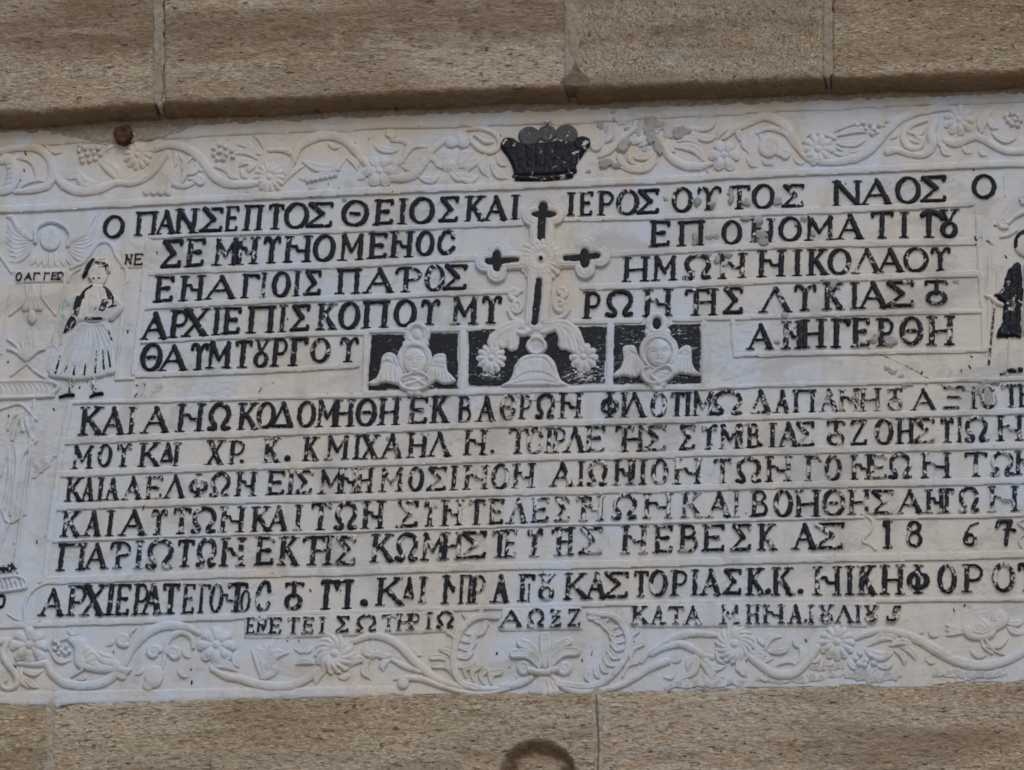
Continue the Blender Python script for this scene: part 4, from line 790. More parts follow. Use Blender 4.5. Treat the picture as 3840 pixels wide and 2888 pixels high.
grapes('D', [(830, 370), (880, 350), (940, 360), (900, 400), (960, 400), (1010, 370), (1000, 430), (950, 440), (1060, 380), (1080, 340)], 9)
vine('D', [(1480, 340), (1440, 440), (1450, 540), (1380, 610), (1260, 610), (1160, 580), (1080, 590)], [14, 17, 17, 15, 12, 12, 16], 12)
R('scroll', [Stroke(T('D', (1400, 330), (1260, 380), (1210, 480), (1260, 560), (1340, 560), (1370, 500), (1320, 470)), [8, 12, 13, 12, 10, 9, 8], 11), leaf('D', 1260, 430, 1400, 390, 9), leaf('D', 1270, 490, 1390, 470, 8)], 9, res=3.4)
flower('D', 1670, 325, 125, 9, lobes=.12)
vine('D', [(1560, 500), (1650, 520), (1800, 470), (1900, 500), (2000, 560), (2120, 590), (2300, 570)], [12, 16, 14, 14, 14, 14, 14])
leaves('D', [(1540, 520, 1600, 620, 14, .2), (1660, 470, 1860, 420, 10, .2), (1860, 420, 1960, 230, 22, -.2), (1950, 430, 2150, 480, 11, .2), (1500, 470, 1570, 560, 9), (1760, 470, 1900, 430, 8), (1920, 300, 2000, 400, 12)])
grapes('D', [(2060, 290), (2110, 270), (2160, 290), (2080, 330), (2130, 320), (2180, 330), (2110, 360), (2160, 370)], 10)
leaves('A', [(560, 700, 650, 640, 9), (880, 470, 980, 430, 9, -.2), (1250, 470, 1330, 420, 9), (1620, 560, 1700, 640, 9), (1760, 600, 1880, 660, 10, -.2), (1880, 620, 1980, 700, 9, .2), (2000, 620, 2060, 700, 9), (30, 440, 120, 400, 9)], 9)
leaves('B', [(380, 700, 480, 660, 9), (620, 400, 720, 440, 9, .2), (860, 700, 930, 660, 9), (1300, 620, 1360, 560, 8), (1460, 700, 1540, 660, 9), (1880, 560, 1920, 640, 9)], 9)
leaves('C', [(2000, 520, 2080, 600, 10), (1660, 620, 1740, 660, 8), (2100, 330, 2180, 400, 9)], 9)
leaves('D', [(300, 640, 400, 680, 8), (760, 600, 860, 560, 9), (1100, 480, 1160, 420, 8), (1840, 560, 1900, 620, 9), (1700, 540, 1780, 600, 9, .2), (40, 640, 120, 690, 9)], 9)
# bottom frieze
flower('M', 240, 620, 155, 8, lobes=.14, H=15)
R('vine_stem', [Stroke(T('M', (60, 580), (20, 690), (70, 790), (130, 870), (130, 950), (60, 985), (10, 950), (40, 910)), [9, 12, 13, 12, 10, 9, 8, 8], 12)], 10, res=4)
leaves('M', [(190, 830, 350, 830, 12, .15), (200, 880, 320, 970, 14, .1), (180, 800, 240, 980, 10)])
vine('M', [(-300, 900), (-150, 700), (-40, 600), (60, 580)], 14)
vine('M', [(150, 770), (280, 780), (380, 770), (430, 860), (540, 935), (690, 955), (850, 930), (960, 850), (1040, 740), (1110, 630), (1220, 520), (1380, 455), (1540, 470), (1640, 520)], [7, 10, 13, 14, 16, 17, 17, 16, 15, 15, 17, 18, 16, 9])
R('bird', [Poly(T('M', (560, 580), (640, 545), (710, 570), (730, 620), (790, 660), (900, 690), (970, 740), (1030, 800), (1090, 810), (1060, 860), (990, 850), (880, 850), (760, 840), (650, 810), (610, 740), (610, 640)), H=15, bev=22, kind='d'), Stroke(T('M', (640, 560), (560, 560), (500, 580)), [9, 6, 3], 12), leaf('M', 960, 840, 1080, 820, 9), leaf('M', 960, 850, 1050, 880, 9), Stroke(T('M', (690, 820), (640, 850), (590, 880)), [5, 5, 4], 11)], 11, res=3.4,
  mods=[Groove(T('M', (700, 700), (760, 660), (850, 720), (940, 740)), 2.6, 4), Groove(T('M', (710, 740), (770, 700), (830, 770), (930, 800)), 2.6, 4), Groove(T('M', (730, 780), (790, 750), (850, 800)), 2.4, 3.5), Groove(T('M', (690, 700), (710, 770), (780, 800)), 2.4, 3.5)])
grapes('M', [(450, 590), (490, 620), (450, 650), (500, 660), (550, 630), (570, 670), (480, 690), (540, 690)], 9)
leaves('M', [(420, 660, 590, 740, 12, .25), (430, 560, 420, 680, 8), (1130, 480, 1080, 560, 5)])
scroll('M', 1020, 570, 78, 60, 1); scroll('M', 1270, 680, 78, -20, -1); scroll('M', 1440, 690, 84, 190, 1)
vine('M', [(1600, 640), (1590, 560), (1510, 515), (1420, 550), (1375, 640), (1360, 740), (1340, 810)], [8, 10, 11, 11, 9, 7, 6], 11)
R('bud', [Ell(*tp('M', 1275, 880), 36, 44, H=15, rot=20), Ell(*tp('M', 1225, 950), 20, 22, H=11)], 11, res=3.4, mods=[Groove(T('M', (1200, 950), (1210, 870), (1260, 800)), 2.5, 4)])
flower('M', 1795, 620, 155, 8, lobes=.14, H=16)
leaves('M', [(1820, 720, 1940, 800, 14, .1), (1740, 800, 1960, 830, 16, -.15), (1960, 680, 1980, 800, 14), (2090, 660, 2200, 760, 15, -.25), (2140, 640, 2230, 700, 10)])
vine('M', [(1760, 820), (1880, 880), (2000, 900), (2120, 940), (2260, 960), (2420, 950), (2560, 890), (2640, 820)], [10, 14, 15, 17, 18, 17, 15, 10])
R('leaf', [Leaf(*tp('N', 60, 870), *tp('N', -20, 650), 17, .1, 12), Leaf(*tp('N', 100, 860), *tp('N', 160, 570), 22, -.1, 13), Leaf(*tp('N', 120, 860), *tp('N', 290, 680), 22, -.3, 13), Leaf(*tp('N', 60, 880), *tp('N', 190, 760), 24, .1, 11)], 10, res=3.6)
leaves('N', [(500, 770, 350, 780, 13, .15), (590, 830, 520, 940, 16, .2), (1020, 690, 900, 640, 15, -.2), (940, 600, 1000, 730, 12), (1130, 700, 1010, 650, 13, -.25), (930, 740, 790, 800, 17, .2), (960, 740, 970, 900, 15, .3), (1130, 740, 1080, 830, 14, .3), (1120, 720, 960, 730, 12)])
flower('N', 672, 690, 165, 14, twist=.9, H=16, lobes=.08, boss=.16)
vine('N', [(830, 590), (940, 545), (1060, 545), (1180, 600), (1290, 700), (1390, 800), (1500, 890), (1650, 950), (1820, 975), (2000, 985), (2150, 960), (2240, 930)], [9, 13, 15, 16, 17, 17, 16, 14, 12, 12, 12, 12])
R('bud', [Ell(*tp('N', 1240, 930), 22, 24, H=13), Stroke(T('N', (1250, 890), (1400, 900), (1560, 960), (1750, 1010), (1950, 1020), (2120, 980)), [12, 12, 10, 10, 9, 6], 11), Stroke(T('N', (1150, 740), (1250, 790), (1380, 840)), [8, 12, 8], 10)], 10, res=3.6)
def acanthus(t, rib, inner, outer):
    R('acanthus_scroll', [Stroke(T(t, *rib), [15, 14, 13, 13, 12, 13, 9], 14)], 11, res=3.6, mods=[Groove(T(t, *rib), 2.2, 3)])
    for q in inner+outer: R('leaflet', [petal(t, *q)], 9, res=3.2)
acanthus('N', [(1850, 975), (1720, 930), (1660, 800), (1670, 620), (1740, 470), (1860, 385), (2020, 390)],
  [(1760, 520, 1930, 440, 15, .25), (1720, 580, 1840, 530, 13, .25), (1700, 640, 1830, 600, 13, .25), (1700, 720, 1800, 680, 14, .2), (1710, 800, 1820, 760, 12, .3), (1760, 880, 1810, 770, 14, -.3), (1830, 920, 1870, 800, 14, -.3), (1910, 940, 1930, 830, 14, -.3), (1980, 945, 2040, 840, 17, -.4), (2060, 940, 2180, 900, 9, .1)],
  [(1660, 620, 1620, 510, 13, .3), (1650, 700, 1560, 650, 13, .3), (1660, 800, 1570, 660, 12, .2), (1660, 850, 1480, 720, 14, .25), (1680, 920, 1500, 790, 14, .25), (1720, 940, 1590, 800, 11, .2), (1760, 420, 1740, 360, 8), (1850, 370, 1890, 330, 10, .3)])
acanthus('O', [(420, 940), (700, 960), (880, 860), (990, 700), (1000, 540), (900, 390), (680, 350)],
  [(820, 350, 690, 390, 12, -.1), (860, 380, 740, 410, 13, -.25), (930, 460, 790, 430, 14, -.25), (970, 510, 840, 480, 14, -.25), (985, 580, 870, 540, 14, -.25), (990, 640, 880, 610, 14, -.25), (970, 710, 850, 670, 15, -.25), (930, 780, 820, 720, 15, -.25), (880, 840, 790, 780, 14, -.25), (800, 900, 740, 820, 12, -.2), (700, 930, 660, 850, 10, -.2)],
  [(990, 500, 940, 330, 14, -.2), (1040, 640, 1080, 500, 14, -.25), (1030, 760, 1120, 610, 14, -.25), (960, 880, 1080, 760, 12, -.2)])
pal = [(315, 790, 318, 560, 22, 0), (285, 790, 190, 640, 13, .15), (280, 780, 120, 600, 19, .15), (270, 800, 60, 690, 19, .18), (350, 790, 430, 640, 13, -.15), (350, 780, 500, 590, 19, -.15), (360, 800, 570, 670, 19, -.18)]
for q in pal: R('palmette_leaf', [petal('O', *q[:4], q[4]*1.2, q[5], 16)], 12, res=2.8)
scroll('O', 145, 800, 80, 30, 1); scroll('O', 480, 805, 76, 150, -1)
R('palmette_band', [Stroke(T('O', (190, 830), (310, 845), (410, 820)), 14, 17)], 12, res=3, mods=[Groove(T('O', (210+i*38, 870), (250+i*38, 800)), 2.4, 4.5, sm=False) for i in range(5)])
R('palmette_foot', [Stroke(T('O', (310+dx*.35, 890), (310+dx*.8, 950), (310+dx, 1010-abs(dx)*.12)), [7, 11, 15], 12) for dx in (-100, -55, -5, 45, 95)], 10, res=3)
R('leaf', [Stroke(T('O', (200, 890), (120, 930), (40, 950), (-60, 960)), [12, 16, 14, 10], 12)], 10, res=3.6)
R('vine_stem', [Stroke(T('O', (380, 880), (440, 940), (560, 1000), (740, 1000), (920, 960), (1060, 890), (1180, 810), (1330, 750)), [11, 14, 14, 12, 12, 13, 15, 15], 12)], 10, res=4)
vine('O', [(1120, 760), (1180, 680), (1280, 620), (1400, 550), (1560, 520), (1740, 535)], [8, 11, 12, 14, 14, 10], 11)
vine('O', [(1200, 700), (1310, 640), (1440, 610), (1550, 650), (1620, 700), (1700, 720)], [8, 12, 14, 14, 14, 10], 12)
flower('O', 1890, 610, 160, 16, twist=-.9, H=16, lobes=.07)
leaves('O', [(1570, 680, 1460, 900, 16, -.2), (1590, 700, 1500, 830, 13, .2), (1600, 740, 1690, 900, 22, -.2), (1640, 700, 1820, 790, 14, .3), (1620, 680, 1720, 770, 12, .2), (1960, 740, 1990, 880, 17, .15), (1920, 740, 1960, 860, 9), (2040, 680, 2210, 730, 12, .2), (1740, 640, 1820, 780, 8)])
vine('O', [(1980, 690), (2080, 760), (2160, 820), (2240, 860), (2380, 850), (2490, 750), (2580, 640)], [9, 15, 16, 17, 18, 17, 13])
leaves('P', [(70, 650, 200, 550, 14, -.3), (60, 700, -40, 740, 14), (100, 670, 270, 640, 13, .1), (330, 600, 300, 790, 11, -.3), (300, 560, 360, 640, 8), (160, 790, 320, 780, 9, -.2)])
flower('P', 660, 595, 145, 12, lobes=.1, H=15)
vine('P', [(810, 565), (930, 515), (1080, 500), (1220, 530), (1370, 590), (1520, 680), (1660, 750), (1820, 785), (1990, 770), (2140, 710), (2300, 600)], [9, 13, 15, 16, 18, 19, 19, 19, 18, 17, 16])
grapes('P', [(850, 690), (940, 705), (905, 745), (965, 770), (890, 785), (840, 775), (820, 730)], 11)
leaves('P', [(920, 620, 1160, 580, 17, -.2), (900, 650, 1120, 680, 20, .2), (1000, 560, 1180, 600, 12, -.3), (1100, 620, 1300, 640, 15, -.2), (1140, 660, 1220, 790, 13, -.2), (1200, 640, 1310, 740, 14, -.2), (1000, 790, 1130, 760, 11), (760, 740, 840, 810, 12)])
R('bird', [Poly(T('P', (1690, 480), (1780, 440), (1860, 390), (1920, 430), (1960, 350), (2030, 330), (2090, 380), (2070, 450), (1990, 500), (1950, 560), (1840, 580), (1740, 560)), H=14, bev=22, kind='d')]+[leaf('P', 1720, 510, 1560, 450+i*45, 10, .05) for i in range(3)]+[Stroke(T('P', (1900, 580), (1960, 660), (2050, 700)), [7, 5, 4], 10), Stroke(T('P', (1860, 590), (1880, 640), (1950, 690)), [6, 5, 4], 10)], 10, res=3.4,
  mods=[Groove(T('P', (1760, 470), (1850, 420), (1900, 470)), 2.6, 4), Groove(T('P', (1780, 520), (1860, 540), (1930, 520)), 2.6, 4)])
leaves('P', [(2070, 430, 2210, 420, 14, .1), (2080, 470, 2200, 520, 13, .1), (1880, 620, 2080, 560, 10), (1770, 660, 1900, 700, 10, .2)])

leaves('M', [(880, 620, 940, 560, 8), (640, 900, 720, 860, 9), (1120, 860, 1180, 800, 9), (1520, 640, 1580, 720, 9), (1480, 820, 1560, 880, 9, .2), (560, 500, 640, 520, 8), (20, 700, 60, 780, 8)], 9)
leaves('N', [(420, 680, 480, 620, 9), (340, 640, 440, 660, 8), (700, 880, 800, 860, 9), (1160, 900, 1220, 860, 8), (1320, 640, 1400, 700, 10)], 9)
leaves('O', [(1380, 760, 1440, 700, 9), (2080, 560, 2180, 600, 9), (2100, 880, 2180, 900, 8), (1300, 880, 1400, 860, 8)], 9)
leaves('P', [(440, 760, 520, 700, 9), (560, 780, 640, 740, 9), (1400, 720, 1480, 760, 10), (1420, 500, 1500, 540, 9), (1320, 520, 1380, 480, 8)], 9)
# ------------------------------------------------------------------ carved figures, cherub and niches at the left
def E_(*p): return T('E', *p)
part_group('carved_figure', 'standing figure in a pleated skirt with patches of black paint')
R('figure_body', [Poly(E_((740, 140), (680, 200), (630, 290), (590, 400), (520, 540), (600, 500), (660, 460), (900, 450), (960, 420), (1012, 345), (960, 270), (900, 180), (830, 140)), H=13, bev=14, kind='d'), Stroke(E_((940, 250), (1000, 340), (880, 440)), [11, 12, 9], 15), Stroke(E_((640, 250), (600, 400), (540, 520)), [14, 12, 6], 14)], 11, res=3,
  paint=dabs('E', [([(690, 210), (650, 300), (620, 400), (560, 500), (530, 535)], 8), ([(655, 270), (640, 330), (620, 420), (590, 480)], 13), ([(900, 200), (925, 300)], 11), ([(880, 290), (850, 355)], 9), ([(700, 200), (690, 260)], 5), ([(880, 480), (930, 470)], 6), ([(760, 160), (700, 200)], 5), ([(860, 160), (900, 190)], 6), ([(560, 470), (600, 430)], 9), ([(890, 190), (930, 260), (900, 330)], 8), ([(860, 280), (830, 360)], 5), ([(900, 340), (960, 325)], 4), ([(700, 432), (840, 430)], 5), ([(880, 460), (960, 455)], 4), ([(770, 370), (800, 340)], 2)], .25), wear=.41,
  mods=[Groove(E_((660, 455), (780, 450), (900, 440)), 3, 4), Groove(E_((750, 180), (730, 300), (740, 400)), 2.4, 3), Groove(E_((820, 180), (830, 300)), 2.4, 3)])
skirt_dabs = [((460, 885), (500, 740)), ((535, 885), (560, 820)), ((610, 895), (625, 820)), ((700, 895), (710, 800)), ((790, 880), (800, 700)), ((862, 850), (850, 680)), ((915, 830), (890, 660)), ((920, 600), (890, 490))]
R('figure_skirt', [Poly(E_((650, 465), (780, 470), (905, 455), (935, 640), (962, 860), (880, 895), (820, 915), (640, 938), (520, 925), (395, 895), (460, 760), (540, 610)), H=13, bev=10, kind='d')], 11, res=3,
  mods=[Groove(E_((670+22*i, 490), (600+40*i-(4-i)*12, 700), (430+i*62, 925)), 2.8, 5, sm=True) for i in range(9)],
  paint=dabs('E', [(q, [5.0, 2.0]) for q in skirt_dabs], .3, .45), wear=.43)
R('figure_head', [Ell(364, 1030, 37, 40, H=14, base=.4), Stroke(T('A', (730, 1420), (800, 1380), (880, 1400), (890, 1460)), 12, 13)], 11, res=2.8, mods=[Groove(T('A', (740, 1440), (800, 1430), (870, 1440)), 2, 3), Groove(T('A', (800, 1490), (800, 1525)), 1.6, 2, sm=False)],
  paint=dabs('A', [([(770, 1375), (720, 1450), (690, 1510)], 8), ([(885, 1430), (890, 1495)], 7), ([(770, 1540), (782, 1538)], 3.5), ([(815, 1535), (825, 1534)], 3.5), ([(820, 1500), (822, 1502)], 2), ([(830, 1380), (870, 1370)], 3), ([(790, 1400), (870, 1410)], 3), ([(820, 1440), (870, 1430)], 2.5), ([(735, 1530), (760, 1560)], 2)]), wear=.38)
R('figure_hair', [Stroke(T('A', (765, 1380), (725, 1440), (692, 1508)), [8, 9, 7], 13)], 11, res=2.6, paint=1.0, wear=.33)
for a, b, c in (((600, 920), (585, 990), (580, 1050)), ((775, 905), (770, 980), (790, 1035))):
    R('figure_leg', [Stroke(E_(a, b, c), [10, 9, 8], 11)], 9, res=2.8, paint=lambda X, Y, S: np.clip(.5+.3*fbm(X/9, Y/9, 5, 2), 0, 1), wear=.49)
for a, b, c in (((490, 1075), (550, 1060), (602, 1058)), ((745, 1072), (790, 1052), (842, 1046))):
    R('figure_shoe', [Stroke(E_(a, b, c), [4, 6, 7], 12)], 10, res=2.6, paint=1.0, wear=.36)
CUR[0] = None
for x, y, a, b in ((2640, 2560, 120, 14), (2960, 2545, 130, 20), (3280, 2535, 110, 22), (3620, 2530, 120, 16), (3100, 2500, 60, 14), (1330, 2590, 70, 10), (2330, 440, 30, 24), (2400, 470, 26, 40), (2455, 470, 40, 26), (2520, 500, 36, 24), (2290, 500, 20, 30), (2440, 560, 30, 20), (2350, 590, 40, 14), (3655, 1452, 34, 20), (60, 540, 60, 10)):
    relief('grey_stain', plaque, [Ell(x, y, a, b, H=rnd.uniform(1.5, 3.2), bev=3, kind='b', base=.8)], GREY, href=2, res=3.5, wob=15, wobs=20, paint=.85, wear=.44)
relief('green_stain', plaque, [Ell(238, 1158, 14, 34, H=2, bev=3, kind='b', base=.7), Ell(247, 1140, 12, 16, H=2, bev=3, kind='b', base=.7)], GREEN, href=2, res=3, wob=9, wobs=14, paint=.9, wear=.47)
relief('grey_stain', plaque, [Ell(236, 1190, 22, 62, H=1.3, bev=3, kind='b', base=.7), Ell(215, 1270, 18, 40, H=1.6, bev=3, kind='b', base=.7)], GREY, href=2, res=3, wob=12, wobs=22, paint=.9, wear=.47)
for q in ([(600, 1440), (560, 1470), (520, 1495)], [(200, 1710), (160, 1750), (120, 1780)], [(1950, 1480), (2140, 1500)], [(2500, 2575), (2660, 2555), (2780, 2560)], [(3090, 2530), (3300, 2500)], [(3620, 2540), (3760, 2520)], [(300, 510), (420, 520)], [(130, 530), (230, 522)], [(870, 690), (930, 705)], [(3330, 1560), (3380, 1600)]):
    relief('grey_stain', plaque, [Stroke(q, [10, 20, 12][:len(q)] if len(q) == 3 else [12, 14], rnd.uniform(1.5, 3.2), kind='b', bev=3, base=.8)], GREY, href=2, res=4, wob=15, wobs=22, paint=.8, wear=.50)
R('crack', [Stroke([(3190, 1205), (3250, 1300), (3400, 1372), (3520, 1440), (3590, 1470)], [1.2, 1.6, 1.4, 1.5, 1.0], 1.5, base=.9)], 1.5, res=2.2, wob=1.2, wobs=12, rough=0, paint=.6, wear=.49)
# right edge figure in a black robe
part_group('carved_figure', 'dark-haired figure in a long black robe holding a staff')
def Z8(*p): return [(3600+a/2.19, 700+b/2.19) for a, b in p]
R('figure_robe', [Poly(Z8((475, 612), (430, 635), (395, 680), (365, 750), (345, 835), (278, 885), (335, 935), (360, 975), (345, 1100), (300, 1222), (420, 1228), (504, 1220), (500, 1080), (505, 980), (520, 900), (512, 750), (500, 650)), H=12, bev=12)], 11, res=2.6, paint=.95, wear=.37, rough=3.2, wob=5, wobs=16, mods=[Groove(Z8((420, 700), (400, 900), (410, 1200)), 3, 4), Groove(Z8((470, 680), (465, 900), (460, 1200)), 3, 4)])
R('figure_body', [Poly([(3838, 985), (3870, 980), (3960, 1000), (3985, 1120), (3975, 1255), (3850, 1262), (3832, 1200), (3840, 1080)], H=13, bev=12)], 11, res=3.4)
R('figure_head', [Ell(3852, 908, 50, 52, H=15, base=.4)], 12, res=3, paint=lambda X, Y, S: np.clip(seg_dist(X, Y, np.array(Z8((448, 478), (450, 420), (490, 378), (540, 362), (620, 375))), [12]*5)*.3+.5, 0, 1), wear=.36)
R('figure_staff', [Stroke(Z8((282, 985), (262, 1180), (236, 1450)), 4.2, 9)], 8, res=2.4, paint=.9, wear=.47)
R('figure_hand', [Stroke(Z8((200, 890), (250, 905), (300, 945), (345, 965)), [5, 9, 9, 8], 11)], 9, res=2.8)
R('figure_shoe', [Stroke(Z8((335, 1528), (400, 1505), (500, 1495)), [5, 7, 9], 12)], 10, res=2.6, paint=1.0, wear=.42)
CUR[0] = None
R('scroll', [Spiral(3764, 832, 30, 1.3, 60, 1), Stroke(Z8((400, 290), (450, 240), (525, 205)), [8, 9, 9], 10), Stroke(Z8((330, 410), (400, 390), (460, 350)), [4, 8, 7], 9), Spiral(3832, 745, 24, 1.2, 90, -1)], 9, res=3)
fillet([(3743, 1010), (3742, 1090), (3728, 1150)], 4, H=6); fillet([(3785, 1265), (3778, 1405)], 4, H=5)
R('blotted_letter', [Stroke([(3657, 888), (3657, 912)], 6, 6, sm=False), Stroke([(3660, 900), (3678, 888)], 5, 6, sm=False), Stroke([(3700, 900), (3722, 912)], 4, 5, sm=False)], 6, res=2.6, paint=1.0, wear=.47)
# cherub with wings above the label plate
part_group('cherub', 'shallow carved head with wide feathered wings')
face(188, 892, .92, 0, 'cherub_face', .5)
def A2(*p): return T('A', *p)
R('halo', [Stroke(A2((290, 1230), (300, 1120), (400, 1060), (520, 1090), (580, 1170), (560, 1260)), 8, 11)], 9, res=3)
for i in range(7):
    R('feather', [leaf('A', 250+i*2, 1190+i*14, 60-i*3+ (i > 4)*20, 1080+i*52, 12, -.12, 10)], 8, res=3.2)
    R('feather', [leaf('A', 570-i*2, 1200+i*14, 800-i*6, 1070+i*52, 12, .12, 10)], 8, res=3.2)
for i in range(7): R('feather', [leaf('A', 300+i*40, 1320-8*abs(3-i)*0, 250+i*58, 1425+10*(3-abs(3-i)), 11, 0, 11)], 9, res=3.2)
R('feather', [Stroke(A2((250, 1200), (160, 1130), (100, 1030), (60, 1020)), [12, 12, 9, 5], 12)], 9, res=3.2); R('feather', [Stroke(A2((580, 1220), (690, 1160), (750, 1060), (780, 1020)), [12, 12, 9, 5], 12)], 9, res=3.2)
CUR[0] = None
# niche mouldings
def mould(pts, r=6, H=8): R('niche_moulding', [Stroke(pts, r, H)], H*.8, res=3.4)
mould(A2((590, 1440), (680, 1400), (740, 1330), (800, 1250), (870, 1225), (930, 1260), (960, 1340), (1010, 1410), (1045, 1460), (1050, 1555)), 8)
mould(A2((-60, 1300), (10, 1360), (60, 1430), (95, 1480)), 7); mould(A2((560, 1560), (590, 1500), (660, 1450)), 6)
mould(E_((95, 150), (70, 300), (40, 500), (5, 720)), 5, 6); mould(E_((540, 130), (500, 350), (450, 600), (395, 860)), 5, 6); mould(E_((1045, 100), (1020, 440), (965, 860)), 5, 6)
mould(E_((215, 150), (220, 250), (180, 320), (130, 360), (80, 400)), 5, 7); mould(E_((345, 150), (345, 240), (390, 310), (430, 360), (460, 400)), 5, 7)
R('tassel', [Stroke(E_((275, 150), (270+dx*.5, 250), (270+dx, 345)), [6, 8, 10], 9) for dx in (-70, -25, 20, 60)]+[Ell(*tp('E', 262, 415), 18, 26, H=11)], 8, res=3.2)
R('carved_plant', [Stroke(E_((215, 780), (215+dx*.6, 700), (215+dx, 620+abs(dx)*.4)), [6, 8, 7], 9) for dx in (-150, -80, -35, 0, 40, 90, 150)]+[Ell(*tp('E', 245, 590), 13, 24, H=9), Stroke(E_((60, 600), (120, 640), (160, 700)), 5, 8)], 7, res=3.2)
mould(E_((220, 800), (90, 900)), 5, 7); mould(E_((230, 810), (310, 880), (420, 940), (480, 980)), 6, 8)
R('capital', [Stroke(E_((-200, 965), (0, 950), (200, 945), (400, 950), (480, 985), (440, 1050)), 7, 10), Stroke(E_((-200, 1090), (0, 1085), (200, 1080), (440, 1070)), 7, 9), Poly(E_((-200, 960), (440, 955), (430, 1075), (-200, 1090)), H=5, bev=4, sm=False)], 8, res=3.4,
  mods=[Groove(E_((20+i*42, 980), (45+i*42, 1015), (35+i*42, 1060)), 3, 4) for i in range(-4, 10)])
def Z7(*p): return [(a*300/531.0, 1420+b*940/1664.0) for a, b in p]
for q, r in (([(-60, 230), (0, 200), (60, 180), (120, 165), (170, 190), (240, 270)], 6), ([(50, 330), (80, 250), (130, 230)], 8), ([(80, 400), (100, 300), (140, 240)], 9), ([(150, 340), (140, 270), (150, 220)], 8), ([(215, 400), (190, 340), (170, 270)], 8),
             ([(70, 430), (20, 560), (0, 640)], 6), ([(60, 460), (60, 640), (20, 860)], 8), ([(105, 450), (110, 600), (70, 900)], 8), ([(240, 410), (150, 500), (115, 640), (80, 940)], 7), ([(215, 440), (200, 640), (160, 900)], 6), ([(10, 860), (40, 940), (80, 950), (130, 920)], 6), ([(60, 950), (20, 1060), (-10, 1150)], 6)):
    R('carved_drapery', [Stroke(Z7(*q), r, 8)], 6.5, res=3.4)
R('capital', [Stroke(Z7((-150, 1330), (0, 1320), (100, 1310), (160, 1330), (170, 1380), (130, 1395), (0, 1410), (-150, 1420)), 6, 9)]+[Stroke(Z7((10+i*32, 1335), (25+i*32, 1385)), 5, 7) for i in range(-4, 5)], 7, res=3.2)
mould(Z7((260, 1350), (330, 1325), (400, 1320)), 6, 8); mould(Z7((160, 1610), (165, 1500), (200, 1420), (270, 1370), (350, 1345)), 6, 8); mould(Z7((50, 1560), (100, 1590), (180, 1620)), 5, 7)
R('carved_animal', [Poly(Z7((-80, 1270), (-20, 1235), (40, 1235), (70, 1215), (100, 1240), (122, 1285), (60, 1280), (-80, 1290)), H=10, bev=8)], 8, res=2.8, paint=.9, wear=.48)
R('blotted_letter', [Stroke(Z7((-10, 1440), (25, 1440), (20, 1500), (-10, 1515)), 5, 8)], 7, res=2.6, paint=1.0, wear=.38)
mould([(3232, 1925), (3270, 1950), (3268, 1985), (3245, 2010), (3236, 2030), (3262, 2040), (3285, 2060)], 6, 8); mould([(3838, 1945), (3820, 1960), (3850, 1990), (3822, 2020), (3830, 2050)], 5, 8)

# ------------------------------------------------------------------ mortar patches on the slab
def patch(t, blobs, H=16):
    sh = [Ell(*tp(t, x, y), rx/2.212, ry/2.212, H=H, bev=5, kind='b', base=.4) for x, y, rx, ry in blobs]
    H2 = min(H*.62, 10.5)
    for e in sh: e.H = H2; e.bev = 6
    relief('mortar_patch', plaque, sh, MORTAR, href=H2, res=3, wob=13, wobs=16, rough=1.2)
patch('C', [(880, 160, 38, 28), (890, 210, 20, 30)], 10); patch('C', [(790, 190, 40, 45), (770, 260, 30, 30)], 6)
patch('C', [(1110, 170, 60, 40), (1190, 200, 60, 50), (1230, 250, 85, 40), (1180, 300, 50, 40)], 9); patch('C', [(1190, 370, 45, 50), (1250, 430, 40, 60), (1270, 480, 25, 35)], 16)
patch('C', [(990, 400, 55, 35), (960, 440, 45, 45)], 17); patch('C', [(1450, 310, 75, 45), (1430, 350, 50, 35)], 12); patch('C', [(830, 570, 70, 38), (900, 590, 45, 30), (800, 600, 40, 20)], 14); patch('C', [(665, 648, 35, 12)], 5); patch('C', [(1000, 295, 22, 22)], 9)
patch('C', [(1580, 880, 28, 45)]); patch('C', [(1690, 915, 40, 25)]); patch('C', [(1860, 860, 28, 55)]); patch('C', [(1980, 900, 40, 30)]); patch('C', [(1310, 870, 22, 18)], 6)
patch('C', [(1560, 1190, 25, 45), (1555, 1240, 20, 25)]); patch('C', [(1700, 1180, 55, 22)], 8); patch('C', [(1980, 1035, 38, 30)]); patch('C', [(2090, 1050, 50, 35)]); patch('C', [(2110, 1170, 55, 45), (2130, 1230, 50, 40)])
patch('C', [(1540, 1470, 32, 18)], 8); patch('C', [(1820, 1330, 60, 25), (1740, 1370, 22, 40)], 14); patch('C', [(1650, 1330, 40, 20)], 14)
patch('D', [(170, 1005, 45, 35)], 12); patch('D', [(315, 770, 35, 22)], 8); patch('D', [(320, 1190, 25, 30)], 12); patch('D', [(465, 1275, 32, 35)], 10); patch('D', [(390, 1140, 30, 28)], 12)
patch('H', [(600, 110, 90, 25), (640, 150, 45, 40)], 14); patch('H', [(225, 400, 40, 32)], 12); patch('H', [(175, 620, 28, 22)], 12); patch('H', [(1640, 115, 22, 14)], 6); patch('H', [(960, 590, 30, 32)], 12); patch('H', [(1100, 610, 55, 45)], 15); patch('H', [(325, 495, 14, 14)], 6)
patch('H', [(1080, 840, 35, 18), (1120, 870, 35, 20), (1180, 835, 25, 15), (1190, 905, 18, 12)], 6); patch('H', [(1920, 950, 90, 30), (1880, 1020, 55, 60), (1920, 1100, 60, 60)], 15); patch('H', [(1240, 980, 55, 18)], 8); patch('H', [(800, 1085, 24, 24)], 12)
patch('B', [(755, 875, 18, 18)], 6); patch('B', [(1070, 1275, 20, 16)], 6); patch('B', [(475, 795, 20, 12)], 10)
